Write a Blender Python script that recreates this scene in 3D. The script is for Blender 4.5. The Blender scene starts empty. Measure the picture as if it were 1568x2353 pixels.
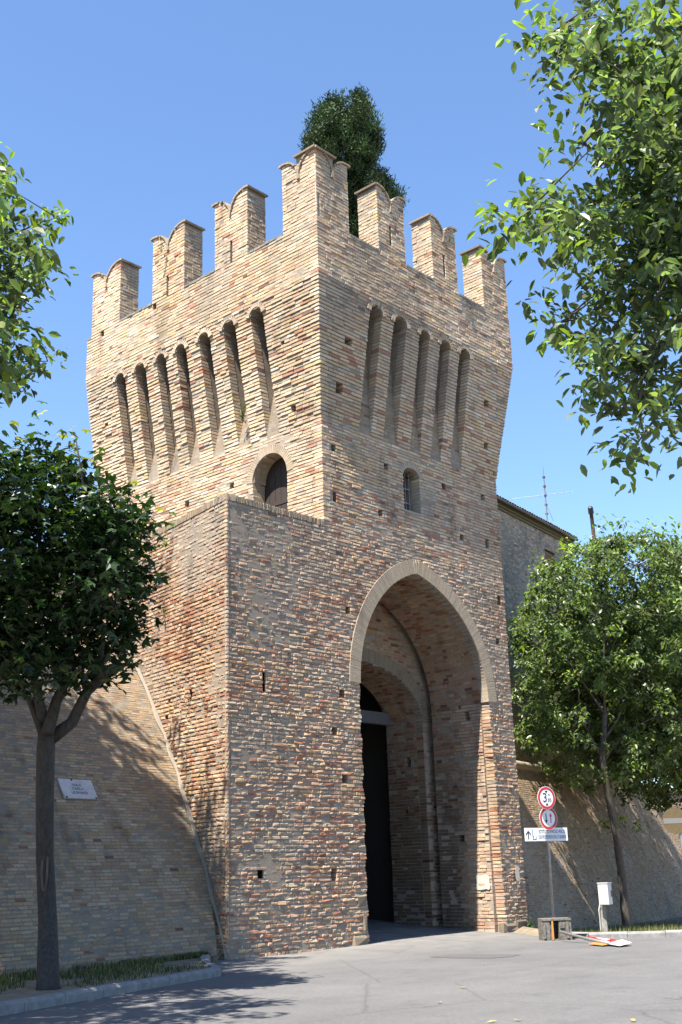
import bpy, math, random
import numpy as np
from mathutils import Vector, Matrix
R = math.radians
# ------------------------------------------------------------------ camera, sky, sun, exposure
scn = bpy.context.scene
PSI, PITCH, ROLL, FPX, HPX, WPX = R(42.0), R(17.2145), R(1.8329), 2700.0, 2353.0, 1568.0
CAM = np.array([-22.47, -20.87, 1.7])
_fw = np.array([math.cos(PSI)*math.cos(PITCH), math.sin(PSI)*math.cos(PITCH), math.sin(PITCH)])
_r = np.array([math.sin(PSI), -math.cos(PSI), 0.0]); _u = np.cross(_r, _fw)
_e1 = math.cos(ROLL)*_r - math.sin(ROLL)*_u
_e2 = math.sin(ROLL)*_r + math.cos(ROLL)*_u
cd = bpy.data.cameras.new('camera'); cam = bpy.data.objects.new('camera', cd)
scn.collection.objects.link(cam); scn.camera = cam
cam.matrix_world = Matrix(((_e1[0], _e2[0], -_fw[0], CAM[0]), (_e1[1], _e2[1], -_fw[1], CAM[1]),
                           (_e1[2], _e2[2], -_fw[2], CAM[2]), (0, 0, 0, 1)))
cd.sensor_fit = 'VERTICAL'; cd.sensor_height = 36.0; cd.lens = 36.0*FPX/HPX
cd.clip_start = 0.1; cd.clip_end = 3000.0
SUN_AZ, SUN_EL = R(10.8), R(60.8)
world = bpy.data.worlds.new('World'); scn.world = world; world.use_nodes = True
wn = world.node_tree.nodes; wl = world.node_tree.links
bg = wn.get('Background') or wn.new('ShaderNodeBackground')
sky = wn.new('ShaderNodeTexSky'); sky.sky_type = 'NISHITA'; sky.sun_disc = False
sky.sun_elevation = SUN_EL
sky.sun_rotation = math.atan2(-math.cos(SUN_AZ), -math.sin(SUN_AZ)) % (2*math.pi)
sky.air_density = 1.0; sky.dust_density = 0.0; sky.ozone_density = 6.0
wl.new(sky.outputs[0], bg.inputs['Color']); bg.inputs['Strength'].default_value = 0.084
sl = bpy.data.lights.new('sun', 'SUN'); sl.energy = 5.0; sl.angle = R(0.53); sl.color = (1.0, 0.93, 0.82)
so = bpy.data.objects.new('sun', sl); scn.collection.objects.link(so)
so.rotation_euler = Vector((math.cos(SUN_EL)*math.cos(SUN_AZ), math.cos(SUN_EL)*math.sin(SUN_AZ), -math.sin(SUN_EL))).to_track_quat('-Z', 'Y').to_euler()
scn.view_settings.view_transform = 'Standard'; scn.view_settings.look = 'None'
scn.view_settings.exposure = 1.83; scn.view_settings.gamma = 1.0
scn.view_settings.use_curve_mapping = False

# ------------------------------------------------------------------ helpers
rng = np.random.default_rng(11); rnd = random.Random(5)
X = np.array([1., 0, 0]); Y = np.array([0, 1., 0]); Z = np.array([0, 0, 1.])
def at(x, y, dep):
    """a point dep metres deep along the view, at a place of the photograph's layout"""
    return CAM + ((x-WPX/2)*_e1 - (y-HPX/2)*_e2 + FPX*_fw)/FPX*dep
def dep_of(p): return float((np.asarray(p, float)-CAM) @ _fw)
def link(o): scn.collection.objects.link(o); return o
def tag(o, label=None, cat=None, group=None, kind=None):
    if label: o['label'] = label
    if cat: o['category'] = cat
    if group: o['group'] = group
    if kind: o['kind'] = kind
    return o
def thing(name, label, cat, loc=(0, 0, 0), group=None):
    o = link(bpy.data.objects.new(name, None)); o.location = tuple(map(float, loc)); o.empty_display_size = .3
    return tag(o, label, cat, group)
class MB:
    """collects polygons with a colour each and links them as one mesh object"""
    def __init__(s): s.v = []; s.n = 0; s.q = []; s.p = []; s.qc = []; s.pc = []; s.sm = False
    def quads(s, V, Q, col):
        V = np.asarray(V, float).reshape(-1, 3); Q = np.asarray(Q, np.int64).reshape(-1, 4)
        s.v.append(V); s.q.append(Q+s.n); s.qc.append(np.broadcast_to(np.asarray(col, float), (len(Q), 3))); s.n += len(V)
    def poly(s, V, faces, col=(.5, .5, .5)):
        V = np.asarray(V, float).reshape(-1, 3); s.v.append(V)
        for f in faces: s.p.append([i+s.n for i in f]); s.pc.append(col)
        s.n += len(V)
    def box(s, o, a, b, c, col=(.5, .5, .5)):
        """box centred on o with half-vectors a, b, c"""
        o, a, b, c = [np.asarray(t, float) for t in (o, a, b, c)]
        V = [o+i*a+j*b+k*c for k in (-1, 1) for j in (-1, 1) for i in (-1, 1)]
        s.quads(V, [[0, 2, 3, 1], [4, 5, 7, 6], [0, 1, 5, 4], [2, 6, 7, 3], [0, 4, 6, 2], [1, 3, 7, 5]], col)
    def bx(s, x0, x1, y0, y1, z0, z1, col=(.5, .5, .5)):
        s.box(((x0+x1)/2, (y0+y1)/2, (z0+z1)/2), ((x1-x0)/2, 0, 0), (0, (y1-y0)/2, 0), (0, 0, (z1-z0)/2), col)
    def tube(s, pts, rad, sides=8, col=(.5, .5, .5), jit=0.0, cap=True):
        pts = [np.asarray(p, float) for p in pts]; n = len(pts)
        rad = list(rad) if hasattr(rad, '__len__') else [rad]*n
        V = []; ref = None
        for i, p in enumerate(pts):
            t = pts[min(i+1, n-1)]-pts[max(i-1, 0)]; t = t/(np.linalg.norm(t)+1e-9)
            if ref is None: ref = np.array([1., 0, 0]) if abs(t[0]) < .8 else np.array([0, 1., 0])
            a = ref-t*(ref@t); a /= np.linalg.norm(a); ref = a; b = np.cross(t, a)
            for k in range(sides):
                th = 2*math.pi*k/sides
                V.append(p+(a*math.cos(th)+b*math.sin(th))*rad[i]*(1+jit*rnd.uniform(-1, 1)))
        Q = [[i*sides+k, i*sides+(k+1) % sides, (i+1)*sides+(k+1) % sides, (i+1)*sides+k] for i in range(n-1) for k in range(sides)]
        m = s.n; s.quads(V, Q, col)
        if cap: s.p += [[m+k for k in range(sides)][::-1], [m+(n-1)*sides+k for k in range(sides)]]; s.pc += [col, col]
    def prism(s, outline, d, col=(.5, .5, .5)):
        """outline: list of 3-D points of a flat polygon, d: extrusion vector"""
        P = np.asarray(outline, float); n = len(P); V = np.vstack([P, P+np.asarray(d, float)])
        s.poly(V, [list(range(n))[::-1], list(range(n, 2*n))]+[[i, (i+1) % n, n+(i+1) % n, n+i] for i in range(n)], col)
    def build(s, name, mat, parent=None, smooth=False):
        me = bpy.data.meshes.new(name)
        V = np.vstack(s.v) if s.v else np.zeros((0, 3))
        off = np.zeros(3)
        if parent is not None: off = np.array(parent_world(parent))
        Q = np.vstack(s.q) if s.q else np.zeros((0, 4), np.int64)
        loops = np.concatenate([Q.ravel()]+[np.array(f, np.int64) for f in s.p]) if len(Q) or s.p else np.zeros(0, np.int64)
        ls = np.concatenate([np.arange(len(Q))*4, 4*len(Q)+np.concatenate([[0], np.cumsum([len(f) for f in s.p])[:-1]]) if s.p else np.zeros(0)]).astype(np.int32)
        me.vertices.add(len(V)); me.vertices.foreach_set('co', (V-off).astype(np.float32).ravel())
        me.loops.add(len(loops)); me.loops.foreach_set('vertex_index', loops.astype(np.int32))
        me.polygons.add(len(ls)); me.polygons.foreach_set('loop_start', ls)
        me.update(calc_edges=True); me.validate()
        cols = np.vstack([c for c in s.qc]+([np.array(s.pc, float)] if s.pc else [])) if (s.qc or s.pc) else np.zeros((0, 3))
        if len(cols) == len(me.polygons):
            at_ = me.attributes.new('col', 'FLOAT_COLOR', 'FACE')
            at_.data.foreach_set('color', np.hstack([cols, np.ones((len(cols), 1))]).astype(np.float32).ravel())
        me.polygons.foreach_set('use_smooth', np.full(len(me.polygons), bool(smooth)))
        me.materials.append(mat); me.update()
        o = link(bpy.data.objects.new(name, me))
        if parent is not None: o.parent = parent
        return o
def parent_world(o):
    p = np.array(o.location)
    while o.parent is not None: o = o.parent; p = p+np.array(o.location)
    return p
def vnoise(a, b, seed=0):
    """smooth value noise in 0..1 for arrays a, b"""
    a = np.asarray(a, float); b = np.asarray(b, float)
    ia = np.floor(a).astype(np.int64); ib = np.floor(b).astype(np.int64); fa = a-ia; fb = b-ib
    fa = fa*fa*(3-2*fa); fb = fb*fb*(3-2*fb)
    def h(i, j):
        n = (i*374761393+j*668265263+seed*974634351) & 0x7fffffff
        n = ((n ^ (n >> 13))*1274126177) & 0x7fffffff
        return ((n ^ (n >> 16)) & 0xffff)/65535.0
    return (h(ia, ib)*(1-fa)+h(ia+1, ib)*fa)*(1-fb)+(h(ia, ib+1)*(1-fa)+h(ia+1, ib+1)*fa)*fb

# ------------------------------------------------------------------ materials
def new_mat(name):
    m = bpy.data.materials.new(name); m.use_nodes = True
    nt = m.node_tree; p = nt.nodes['Principled BSDF']; return m, nt, p
def nd(nt, t, **kw):
    n = nt.nodes.new(t)
    for k, v in kw.items(): setattr(n, k, v)
    return n
def noise(nt, scale, detail=4, rough=.55, coord=None):
    if coord is None: coord = nd(nt, 'ShaderNodeNewGeometry').outputs['Position']
    n = nd(nt, 'ShaderNodeTexNoise'); n.inputs['Scale'].default_value = scale
    n.inputs['Detail'].default_value = detail; n.inputs['Roughness'].default_value = rough
    nt.links.new(coord, n.inputs['Vector']); return n.outputs['Fac']
def ramp(nt, fac, stops):
    r = nd(nt, 'ShaderNodeValToRGB'); e = r.color_ramp.elements
    while len(e) < len(stops): e.new(.5)
    for k, (p, c) in enumerate(stops): e[k].position = p; e[k].color = (*c, 1) if hasattr(c, '__len__') else (c, c, c, 1)
    nt.links.new(fac, r.inputs[0]); return r.outputs[0]
def mul(nt, a, b, t='MULTIPLY', f=1.0):
    m = nd(nt, 'ShaderNodeMix', data_type='RGBA', blend_type=t); m.inputs[0].default_value = f
    nt.links.new(a, m.inputs[6]); nt.links.new(b, m.inputs[7]); return m.outputs[2]
def bump(nt, p, h, strength=.4, dist=.02):
    b = nd(nt, 'ShaderNodeBump'); b.inputs['Strength'].default_value = strength; b.inputs['Distance'].default_value = dist
    nt.links.new(h, b.inputs['Height']); nt.links.new(b.outputs[0], p.inputs['Normal'])
def attr(nt, name='col'): return nd(nt, 'ShaderNodeAttribute', attribute_name=name).outputs['Color']
def simple(name, col, rough=.6, metal=0.0, n=0, amt=.2, bmp=0.0):
    m, nt, p = new_mat(name); p.inputs['Roughness'].default_value = rough; p.inputs['Metallic'].default_value = metal
    col = tuple(c*.66 for c in col)
    if n:
        f = noise(nt, n, 5); lo = tuple(c*(1-amt) for c in col); hi = tuple(min(1, c*(1+amt)) for c in col)
        nt.links.new(ramp(nt, f, [(.3, lo), (.7, hi)]), p.inputs['Base Color'])
        if bmp: bump(nt, p, noise(nt, n*3, 4), bmp, .01)
    else: p.inputs['Base Color'].default_value = (*col, 1)
    return m
def mat_brick(name='brick', stain=True):
    m, nt, p = new_mat(name); p.inputs['Roughness'].default_value = .93; p.inputs['Specular IOR Level'].default_value = .15
    c = attr(nt)
    c = mul(nt, c, ramp(nt, noise(nt, 28, 5, .65), [(.25, .68), (.5, .98), (.78, 1.16)]))
    if stain:
        mp = nd(nt, 'ShaderNodeMapping'); mp.inputs['Scale'].default_value = (1, 1, .28)
        nt.links.new(nd(nt, 'ShaderNodeNewGeometry').outputs['Position'], mp.inputs[0])
        c = mul(nt, c, ramp(nt, noise(nt, 1.3, 5, .6, mp.outputs[0]), [(.28, (.60, .585, .57)), (.45, (1, 1, 1)), (.7, (1.06, 1.03, .98))]))
    nt.links.new(c, p.inputs['Base Color'])
    bump(nt, p, noise(nt, 55, 6, .7), .55, .012)
    return m
def mat_leaf(name, trans=.35, tint=(1.5, 1.7, .6), rough=.42):
    m, nt, p = new_mat(name); out = nt.nodes['Material Output']
    c = attr(nt); nt.links.new(c, p.inputs['Base Color']); p.inputs['Roughness'].default_value = rough
    p.inputs['Specular IOR Level'].default_value = .4
    t = nd(nt, 'ShaderNodeBsdfTranslucent'); tc = nd(nt, 'ShaderNodeMix', data_type='RGBA', blend_type='MULTIPLY')
    tc.inputs[0].default_value = 1; nt.links.new(c, tc.inputs[6]); tc.inputs[7].default_value = (*tint, 1)
    nt.links.new(tc.outputs[2], t.inputs['Color'])
    mx = nd(nt, 'ShaderNodeMixShader'); mx.inputs[0].default_value = trans
    nt.links.new(p.outputs[0], mx.inputs[1]); nt.links.new(t.outputs[0], mx.inputs[2]); nt.links.new(mx.outputs[0], out.inputs[0])
    return m
def mat_bark(name, a, b):
    m, nt, p = new_mat(name); p.inputs['Roughness'].default_value = .9
    mp = nd(nt, 'ShaderNodeMapping'); mp.inputs['Scale'].default_value = (1, 1, .25)
    nt.links.new(nd(nt, 'ShaderNodeNewGeometry').outputs['Position'], mp.inputs[0])
    f = noise(nt, 18, 6, .65, mp.outputs[0]); nt.links.new(ramp(nt, f, [(.3, a), (.7, b)]), p.inputs['Base Color']); bump(nt, p, f, .8, .03)
    return m
def mat_asphalt():
    m, nt, p = new_mat('asphalt'); p.inputs['Roughness'].default_value = .85
    big = ramp(nt, noise(nt, .35, 5, .6), [(.3, (.079, .077, .078)), (.55, (.094, .092, .093)), (.75, (.108, .105, .105))])
    mp = nd(nt, 'ShaderNodeMapping'); mp.inputs['Scale'].default_value = (.5, 2.2, 1); mp.inputs['Rotation'].default_value = (0, 0, R(-35))
    nt.links.new(nd(nt, 'ShaderNodeNewGeometry').outputs['Position'], mp.inputs[0])
    streak = ramp(nt, noise(nt, .7, 4, .6, mp.outputs[0]), [(.35, .94), (.6, 1.03)])
    fine = ramp(nt, noise(nt, 60, 3, .7), [(.3, .66), (.5, 1.0), (.72, 1.38)])
    c = mul(nt, mul(nt, mul(nt, big, streak), fine), ramp(nt, noise(nt, 1.7, 6, .7), [(.32, .80), (.45, 1.0), (.75, 1.07)]))
    c = mul(nt, c, ramp(nt, noise(nt, 16, 4, .8), [(.32, .74), (.5, 1.0), (.7, 1.16)]))
    sx = nd(nt, 'ShaderNodeSeparateXYZ'); nt.links.new(nd(nt, 'ShaderNodeNewGeometry').outputs['Position'], sx.inputs[0])
    mr = nd(nt, 'ShaderNodeMapRange'); mr.inputs[1].default_value = -4.5; mr.inputs[2].default_value = -.4; nt.links.new(sx.outputs['Y'], mr.inputs[0])
    du = nd(nt, 'ShaderNodeMath', operation='MULTIPLY'); nt.links.new(mr.outputs[0], du.inputs[0]); nt.links.new(ramp(nt, noise(nt, 1.1, 5, .65), [(.35, .1), (.65, 1.0)]), du.inputs[1])
    dm_ = nd(nt, 'ShaderNodeMix', data_type='RGBA'); nt.links.new(du.outputs[0], dm_.inputs[0]); nt.links.new(c, dm_.inputs[6]); dm_.inputs[7].default_value = (.155, .148, .138, 1); c = dm_.outputs[2]
    v = nd(nt, 'ShaderNodeTexVoronoi', feature='DISTANCE_TO_EDGE'); v.inputs['Scale'].default_value = .22
    w = nd(nt, 'ShaderNodeMixRGB'); w.inputs[0].default_value = .12
    g = nd(nt, 'ShaderNodeNewGeometry').outputs['Position']; nt.links.new(g, w.inputs[1])
    nn = nd(nt, 'ShaderNodeTexNoise'); nn.inputs['Scale'].default_value = 1.5; nt.links.new(g, nn.inputs['Vector']); nt.links.new(nn.outputs['Color'], w.inputs[2])
    nt.links.new(w.outputs[0], v.inputs['Vector'])
    c = mul(nt, c, ramp(nt, v.outputs['Distance'], [(0.0, .72), (.006, 1.0)]))
    nt.links.new(c, p.inputs['Base Color']); bump(nt, p, noise(nt, 70, 4, .75), .6, .008)
    return m
M_brick = mat_brick(); M_scarp = mat_brick('scarp_brick', True); M_leaf = mat_leaf('leaf_green', .42, (1.42, 1.6, .68), .38)
M_maple = mat_leaf('leaf_maple', .22, (1.6, 1.9, .5), .38); M_cyp = mat_leaf('leaf_cypress', .1, (1, 1.2, .5), .7)
M_bark = mat_bark('bark_grey', (.016, .014, .012), (.052, .044, .038)); M_bark2 = mat_bark('bark_brown', (.04, .034, .028), (.115, .095, .078))
M_asph = mat_asphalt(); M_conc = simple('concrete', (.30, .29, .27), .9, 0, 9, .25, .4); M_kerb = simple('kerb_stone', (.27, .265, .26), .9, 0, 7, .25, .4)
M_earth = simple('dry_earth', (.23, .185, .125), .95, 0, 5, .35, .5); M_stone = mat_brick('stone', False)
M_steel = simple('galvanised_steel', (.42, .43, .44), .45, .6, 12, .15); M_white = simple('white_paint', (.92, .93, .94), .4)
M_red = simple('red_paint', (.55, .025, .03), .4); M_black = simple('black_paint', (.015, .015, .02), .5)
M_dark = simple('dark_void', (.02, .018, .016), .9); M_wood = simple('dark_wood', (.034, .020, .016), .75, 0, 14, .35, .3)
M_marble = simple('marble_plate', (.52, .52, .54), .5, 0, 6, .18); M_box = simple('grey_plastic', (.66, .66, .67), .55)
M_tile = simple('roof_tile', (.26, .17, .115), .9, 0, 6, .4, .3); M_shut = simple('shutter_brown', (.30, .16, .07), .7)
M_rust = simple('rust_brown', (.10, .055, .04), .8, .2, 10, .4); M_alu = simple('aluminium', (.62, .62, .63), .4, .7)
M_yel = simple('faded_sign', (.13, .09, .034), .7, 0, 30, .25); M_pale = simple('pale_bar', (.2, .195, .185), .7)
M_paper = simple('torn_paper', (.55, .52, .47), .8, 0, 9, .12); M_orange = simple('orange_paint', (.62, .27, .06), .6)
M_blue = simple('dark_blue_paint', (.03, .06, .2), .5); M_grass = mat_leaf('grass_blade', .3, (1.3, 1.5, .6), .6)

# ------------------------------------------------------------------ brickwork made of real bricks
PAL = np.array([[.340, .258, .178], [.365, .295, .218], [.315, .220, .158], [.245, .132, .088], [.262, .225, .182], [.335, .250, .145], [.150, .088, .070], [.385, .335, .265]])
def palette(w, k):
    w = np.asarray(w, float); w = w/w.sum(axis=-1, keepdims=True); c = np.cumsum(w, axis=-1)
    i = (k[:, None] > c).sum(axis=1).clip(0, len(PAL)-1)
    return PAL[i]*rng.uniform(.88, 1.10, (len(k), 1))*rng.uniform(.97, 1.03, (len(k), 3))
STAINS_L = ((6.2, 16.2, 19.8, .35, .75, (.13, .12, .075)), (3.95, 17.2, 19.8, .3, .6, (.14, .13, .10)), (4.4, 17.6, 19.8, .25, .5, (.14, .135, .115)), (1.1, 18.6, 19.9, .5, .5, (.17, .165, .15)))
STAINS_R = ((6.75, 18.3, 20.0, .5, .85, (.085, .085, .08)), (1.35, 18.4, 19.9, .9, .55, (.12, .115, .10)), (4.0, 18.8, 19.9, .7, .5, (.12, .115, .10)), (3.0, 17.0, 19.0, .3, .4, (.15, .13, .10)))
def pal_tower(u, z, seed=1):
    red = vnoise(u*.45+seed*7, z*.6, seed)*.6+vnoise(u*1.3, z*1.7, seed+5)*.4
    low = np.clip((14.2-z)/2.5, 0, 1); r = np.clip((red-.42)*3.2, 0, 1)*(.25+.75*low)
    W = np.stack([.45-.20*low, .22-.09*low, .14+.14*low+.15*r, .035+.045*low+.22*r, .07+.08*low, .09-.03*low, .008+.015*low+.04*r, .05-.045*low], axis=1)
    g = np.clip((vnoise(u*.7+3, z*1.1, seed+9)-.5)*3, 0, 1)*np.clip(1-abs(z-10.4)/.9, 0, 1)
    c = palette(np.clip(W, .001, 1), rng.random(len(u)))*(1.27-.19*np.clip((12.5-z)/3, 0, 1))[:, None]
    c = c*(1+np.clip((12-z)/3, 0, 1)[:, None]*np.array([.075, -.015, -.07]))
    big = vnoise(u*.33+seed, z*.28, seed+40); c = c*(1+(big-.5)[:, None]*np.array([.26, .30, .36]))
    pt_ = np.clip((vnoise(u*.55+9, z*.75+seed, seed+50)-.66)*7, 0, 1)*.55; c = c*(1-pt_[:, None])+np.array([.30, .255, .205])*pt_[:, None]
    for (su, sz0, sz1, sw, k, tint) in (STAINS_L if seed == 3 else STAINS_R if seed == 1 else ()):
        m_ = np.clip(1-np.abs(u-su+.25*(vnoise(z*1.3, u*0+su, 4)-.5))/sw, 0, 1)*np.clip((z-sz0)/1.2, 0, 1)*np.clip((sz1-z)/.2, 0, 1)*k*(.5+.5*vnoise(u*6, z*5, 8))
        c = c*(1-m_[:, None])+np.array(tint)*m_[:, None]
    return c*(1-g[:, None]*.45)+np.array([.165, .16, .145])*g[:, None]*.45
def pal_scarp(u, z):
    c = palette(np.tile([.34, .40, .07, .012, .12, .05, .004, .08], (len(u), 1)), rng.random(len(u)))
    g = vnoise(u*.4, z*.5, 14)*.5+vnoise(u*1.7, z*1.1, 15)*.5
    return c*.70*(.78+.38*g)[:, None]*np.array([1.04, .98, .90])
def pal_bldg(u, z): return palette(np.tile([.30, .24, .12, .04, .25, .02, .01, .06], (len(u), 1)), rng.random(len(u)))*np.array([1.16, 1.2, 1.3])
MORTAR = np.array([.235, .200, .163])
def bricks_emit(mb, o, a, b, n, hl, hh, dep, ch, col, jit):
    """bevelled, slightly irregular bricks; o: centre of the front face, a/b/n: unit axes (one or one per brick)"""
    N = len(o)
    if not N: return
    a = np.broadcast_to(a, (N, 3)); b = np.broadcast_to(b, (N, 3)); n = np.broadcast_to(n, (N, 3))
    hl = np.broadcast_to(hl, N); hh = np.broadcast_to(hh, N); dep = np.broadcast_to(dep, N); ch = np.broadcast_to(ch, N)
    ring = []
    for kind in (0, 1, 2):
        for sa, sb in ((-1, -1), (1, -1), (1, 1), (-1, 1)):
            il = hl-(ch if kind == 2 else 0); ih = hh-(ch*.8 if kind == 2 else 0)
            d = {0: -dep, 1: -ch, 2: 0*ch}[kind]
            p = o+a*(sa*il)[:, None]+b*(sb*ih)[:, None]+n*d[:, None]
            if kind: p = p+a*(rng.normal(0, jit, N))[:, None]+b*(rng.normal(0, jit*.8, N))[:, None]+n*(rng.normal(0, jit*(.8 if kind == 2 else .3), N))[:, None]
            ring.append(p)
    V = np.stack(ring, axis=1).reshape(-1, 3); base = (np.arange(N)*12)[:, None, None]
    Q = [[8, 9, 10, 11]]
    for k in range(4):
        l = (k+1) % 4; Q += [[k, l, 4+l, 4+k], [4+k, 4+l, 8+l, 8+k]]
    Q = (np.array(Q)[None]+base).reshape(-1, 4)
    mb.quads(V, Q, np.repeat(col, 9, axis=0))
def sub_spans(spans, cuts):
    for c0, c1 in cuts:
        out = []
        for a, b in spans:
            if c1 <= a or c0 >= b: out.append((a, b)); continue
            if c0 > a: out.append((a, c0))
            if c1 < b: out.append((c1, b))
        spans = out
    return spans
def brick_wall(mb, O, U, N, zs, spans, off, pal, cuts_b=None, cuts_m=None, T=.4, blen=(.18, .42), gv=.006, gh=.018, hv=.1, rough=.006, dep=.10, ch=.005, jit=.003,
               miss=.0, rec=(.006, .022), keyL=None, keyR=None, tilt=False, pick=None, edep=.3, warp=.012, seed=1, mort=MORTAR, fade=None):
    """courses of separate bricks over recessed mortar. spans(z): list of (u0,u1); off(z): outward offset; cuts: openings.
    pick(i): mesh to receive span number i (piers that are parts of their own)."""
    O = np.asarray(O, float); A = {}
    for ci in range(len(zs)-1):
        z0, z1 = zs[ci], zs[ci+1]; zc = (z0+z1)/2; f = off(zc)
        Bv = Z; Nv = N; hh = (z1-z0)/2
        if tilt:
            sl_ = (off(z1)-off(z0))/(z1-z0); Bv = Z+N*sl_; hh *= np.linalg.norm(Bv); Bv = Bv/np.linalg.norm(Bv)
            Nv = N-Z*sl_; Nv = Nv/np.linalg.norm(Nv)
        sp = spans(zc); cb = cuts_b(zc) if cuts_b else []; cm = cuts_m(zc) if cuts_m else cb
        for si, (s0, s1) in enumerate(sp):
            tgt = pick(si, len(sp)) if pick else mb
            L = A.setdefault(id(tgt), (tgt, [], [], [], [], [], []))
            for (m0, m1) in sub_spans([(s0, s1)], cm):
                g0 = .012 if (m0 > s0+1e-6 or pick or keyL) else 0; g1 = .012 if (m1 < s1-1e-6 or pick or keyR) else 0
                m0 += g0; m1 -= g1
                if m1-m0 < .01: continue
                k = max(1, int((m1-m0)/.7)); e = np.linspace(m0, m1, k+1)
                for i in range(k):
                    r_ = rec[0]+(rec[1]-rec[0])*float(vnoise((e[i]+.35)*.9, zc*1.1, seed+31))*rnd.uniform(.75, 1.25)
                    t0 = f-r_; t1 = f-T if not callable(T) else f-T(zc)
                    c = O+U*(e[i]+e[i+1])/2+Z*zc+(N*f)+(Nv*(-(r_))+(-N*(abs(t1-t0)))*0)
                    if tilt: ctr = O+U*(e[i]+e[i+1])/2+Z*zc+N*f-Nv*(r_+.1); hn = Nv*.1
                    else: ctr = O+U*(e[i]+e[i+1])/2+Z*zc+N*(t0+t1)/2; hn = N*(t0-t1)/2
                    tgt.box(ctr, U*(e[i+1]-e[i])/2, Bv*(hh+.0006), hn, mort*rnd.uniform(.88, 1.1))
            for (b0, b1) in sub_spans([(s0, s1)], cb):
                if b1-b0 < .03: continue
                u = b0; first = True
                par = ci % 2
                while u < b1-.02:
                    ln = rnd.uniform(*blen) if rnd.random() > .22 else rnd.uniform(blen[0]*.75, blen[0]*1.1)
                    if first and keyL is not None and b0 == s0 and si == 0: ln = rnd.uniform(.24, .4) if par else rnd.uniform(.12, .22)
                    elif first: ln *= rnd.uniform(.5, 1)
                    e_ = u+ln
                    if b1-e_ < .09: e_ = b1
                    lf = first and b0 == s0 and si == 0; rt = (e_ == b1 and b1 == s1 and si == len(sp)-1)
                    edge = first or e_ == b1
                    if edge or rnd.random() >= miss:
                        gl = 0.0 if first else gv/2; gr = 0.0 if e_ == b1 else gv/2
                        L[1].append(((u+gl+e_-gr)/2, zc)); L[2].append(((e_-gr-u-gl)/2, (hh-gh/2)*(1-hv*rnd.random())))
                        L[3].append(f+rnd.gauss(0, rough)); L[4].append((min(edep if (lf or rt) else .3, max(.05, (T(zc) if callable(T) else T)-.03)) if edge else dep))
                        L[5].append((ci, 1 if (lf and keyL) else 2 if (rt and keyR) else 0)); L[6].append((Bv, Nv))
                    u = e_; first = False
    for tgt, uz, hs, fs, ds, key, bn in A.values():
        if not uz: continue
        uz = np.array(uz); hs = np.array(hs); fs = np.array(fs); ds = np.array(ds)
        wz = (vnoise(uz[:, 0]*.35, uz[:, 1]*.15, seed+2)-.5)*2*warp; wn_ = (vnoise(uz[:, 0]*.5, uz[:, 1]*.5, seed+3)-.5)*1.2*warp
        bv = np.array([t[0] for t in bn]); nv = np.array([t[1] for t in bn])
        o = O+uz[:, :1]*U+uz[:, 1:]*Z+bv*wz[:, None]+N*fs[:, None]+N*wn_[:, None]
        col = pal(uz[:, 0], uz[:, 1])
        for i, (ci, kk) in enumerate(key):
            if kk: col[i] = corner_col(keyL if kk == 1 else keyR, ci, uz[i, 1])
        rag = 1.0+ (np.clip(fade(uz[:, 0], uz[:, 1]), 0, 1) if fade else np.zeros(len(uz)))*1.1
        bricks_emit(tgt, o, U, bv, nv, hs[:, 0], hs[:, 1], ds, np.minimum(ch*rag*rng.uniform(.6, 1.5, len(uz)), hs[:, 1]*.5), col, jit*np.asarray(rag))
_cc = {}
def corner_col(key, ci, z):
    k = (key, round(z*20))
    if k not in _cc: _cc[k] = pal_tower(np.array([rnd.uniform(0, 9)]), np.array([z]))[0]
    return _cc[k]
def courses(z0, z1, ch):
    n = max(1, round((z1-z0)/ch)); e = np.linspace(z0, z1, n+1); e[1:-1] += rng.normal(0, ch*.035, n-1); return e
def arch_profile(u0, u1, zs, za, k=.0, n=24, ca=None):
    """points (u,z) of a pointed (k>0) or round arch from (u0,zs) up to the apex and down to (u1,zs)"""
    w = (u1-u0)/2; h = za-zs; c = (u0+u1)/2; P = []
    for i in range(n+1):
        t = i/n; 
        if k > 0:                      # arc whose centre lies beyond the axis, scaled to the rise
            r = w*(1+k); hmax = math.sqrt(r*r-(k*w)**2)
            th = math.acos(-1)-t*(math.pi-math.acos(-k*w/r)) if False else None
            a1 = math.acos(k*w/r); a = a1*t
            x = (k*w-r*math.cos(a)); zz = r*math.sin(a)/hmax*h
        else: a = math.pi/2*t; x = -w*math.cos(a); zz = h*math.sin(a)
        P.append((c+x, zs+zz))
    P = P+[(2*c-x, z) for x, z in P[::-1][1:]]
    if ca is not None: P = [(u0+(x-u0)*(ca-u0)/w if x <= c else u1-(u1-x)*(u1-ca)/w, z) for x, z in P]
    return P
def arch_cut(P, grow=0.0):
    us = np.array([p[0] for p in P]); zz = np.array([p[1] for p in P]); i = int(np.argmax(zz)); c = us[i]
    def f(z):
        if z <= zz[0]: return (us[0]-grow, us[-1]+grow)
        if z >= zz[i]+grow: return None
        if grow: 
            q = max(0., z)
            l = np.interp(z, zz[:i+1]+grow*np.linspace(0, 1, i+1), us[:i+1]-grow*np.linspace(1, .0, i+1)); r = np.interp(-z, -(zz[i:]+grow*np.linspace(1, 0, len(zz)-i)), us[i:]+grow*np.linspace(0, 1, len(zz)-i))
        else: l = np.interp(z, zz[:i+1], us[:i+1]); r = np.interp(-z, -zz[i:], us[i:])
        return (float(l), float(r))
    return f
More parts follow.
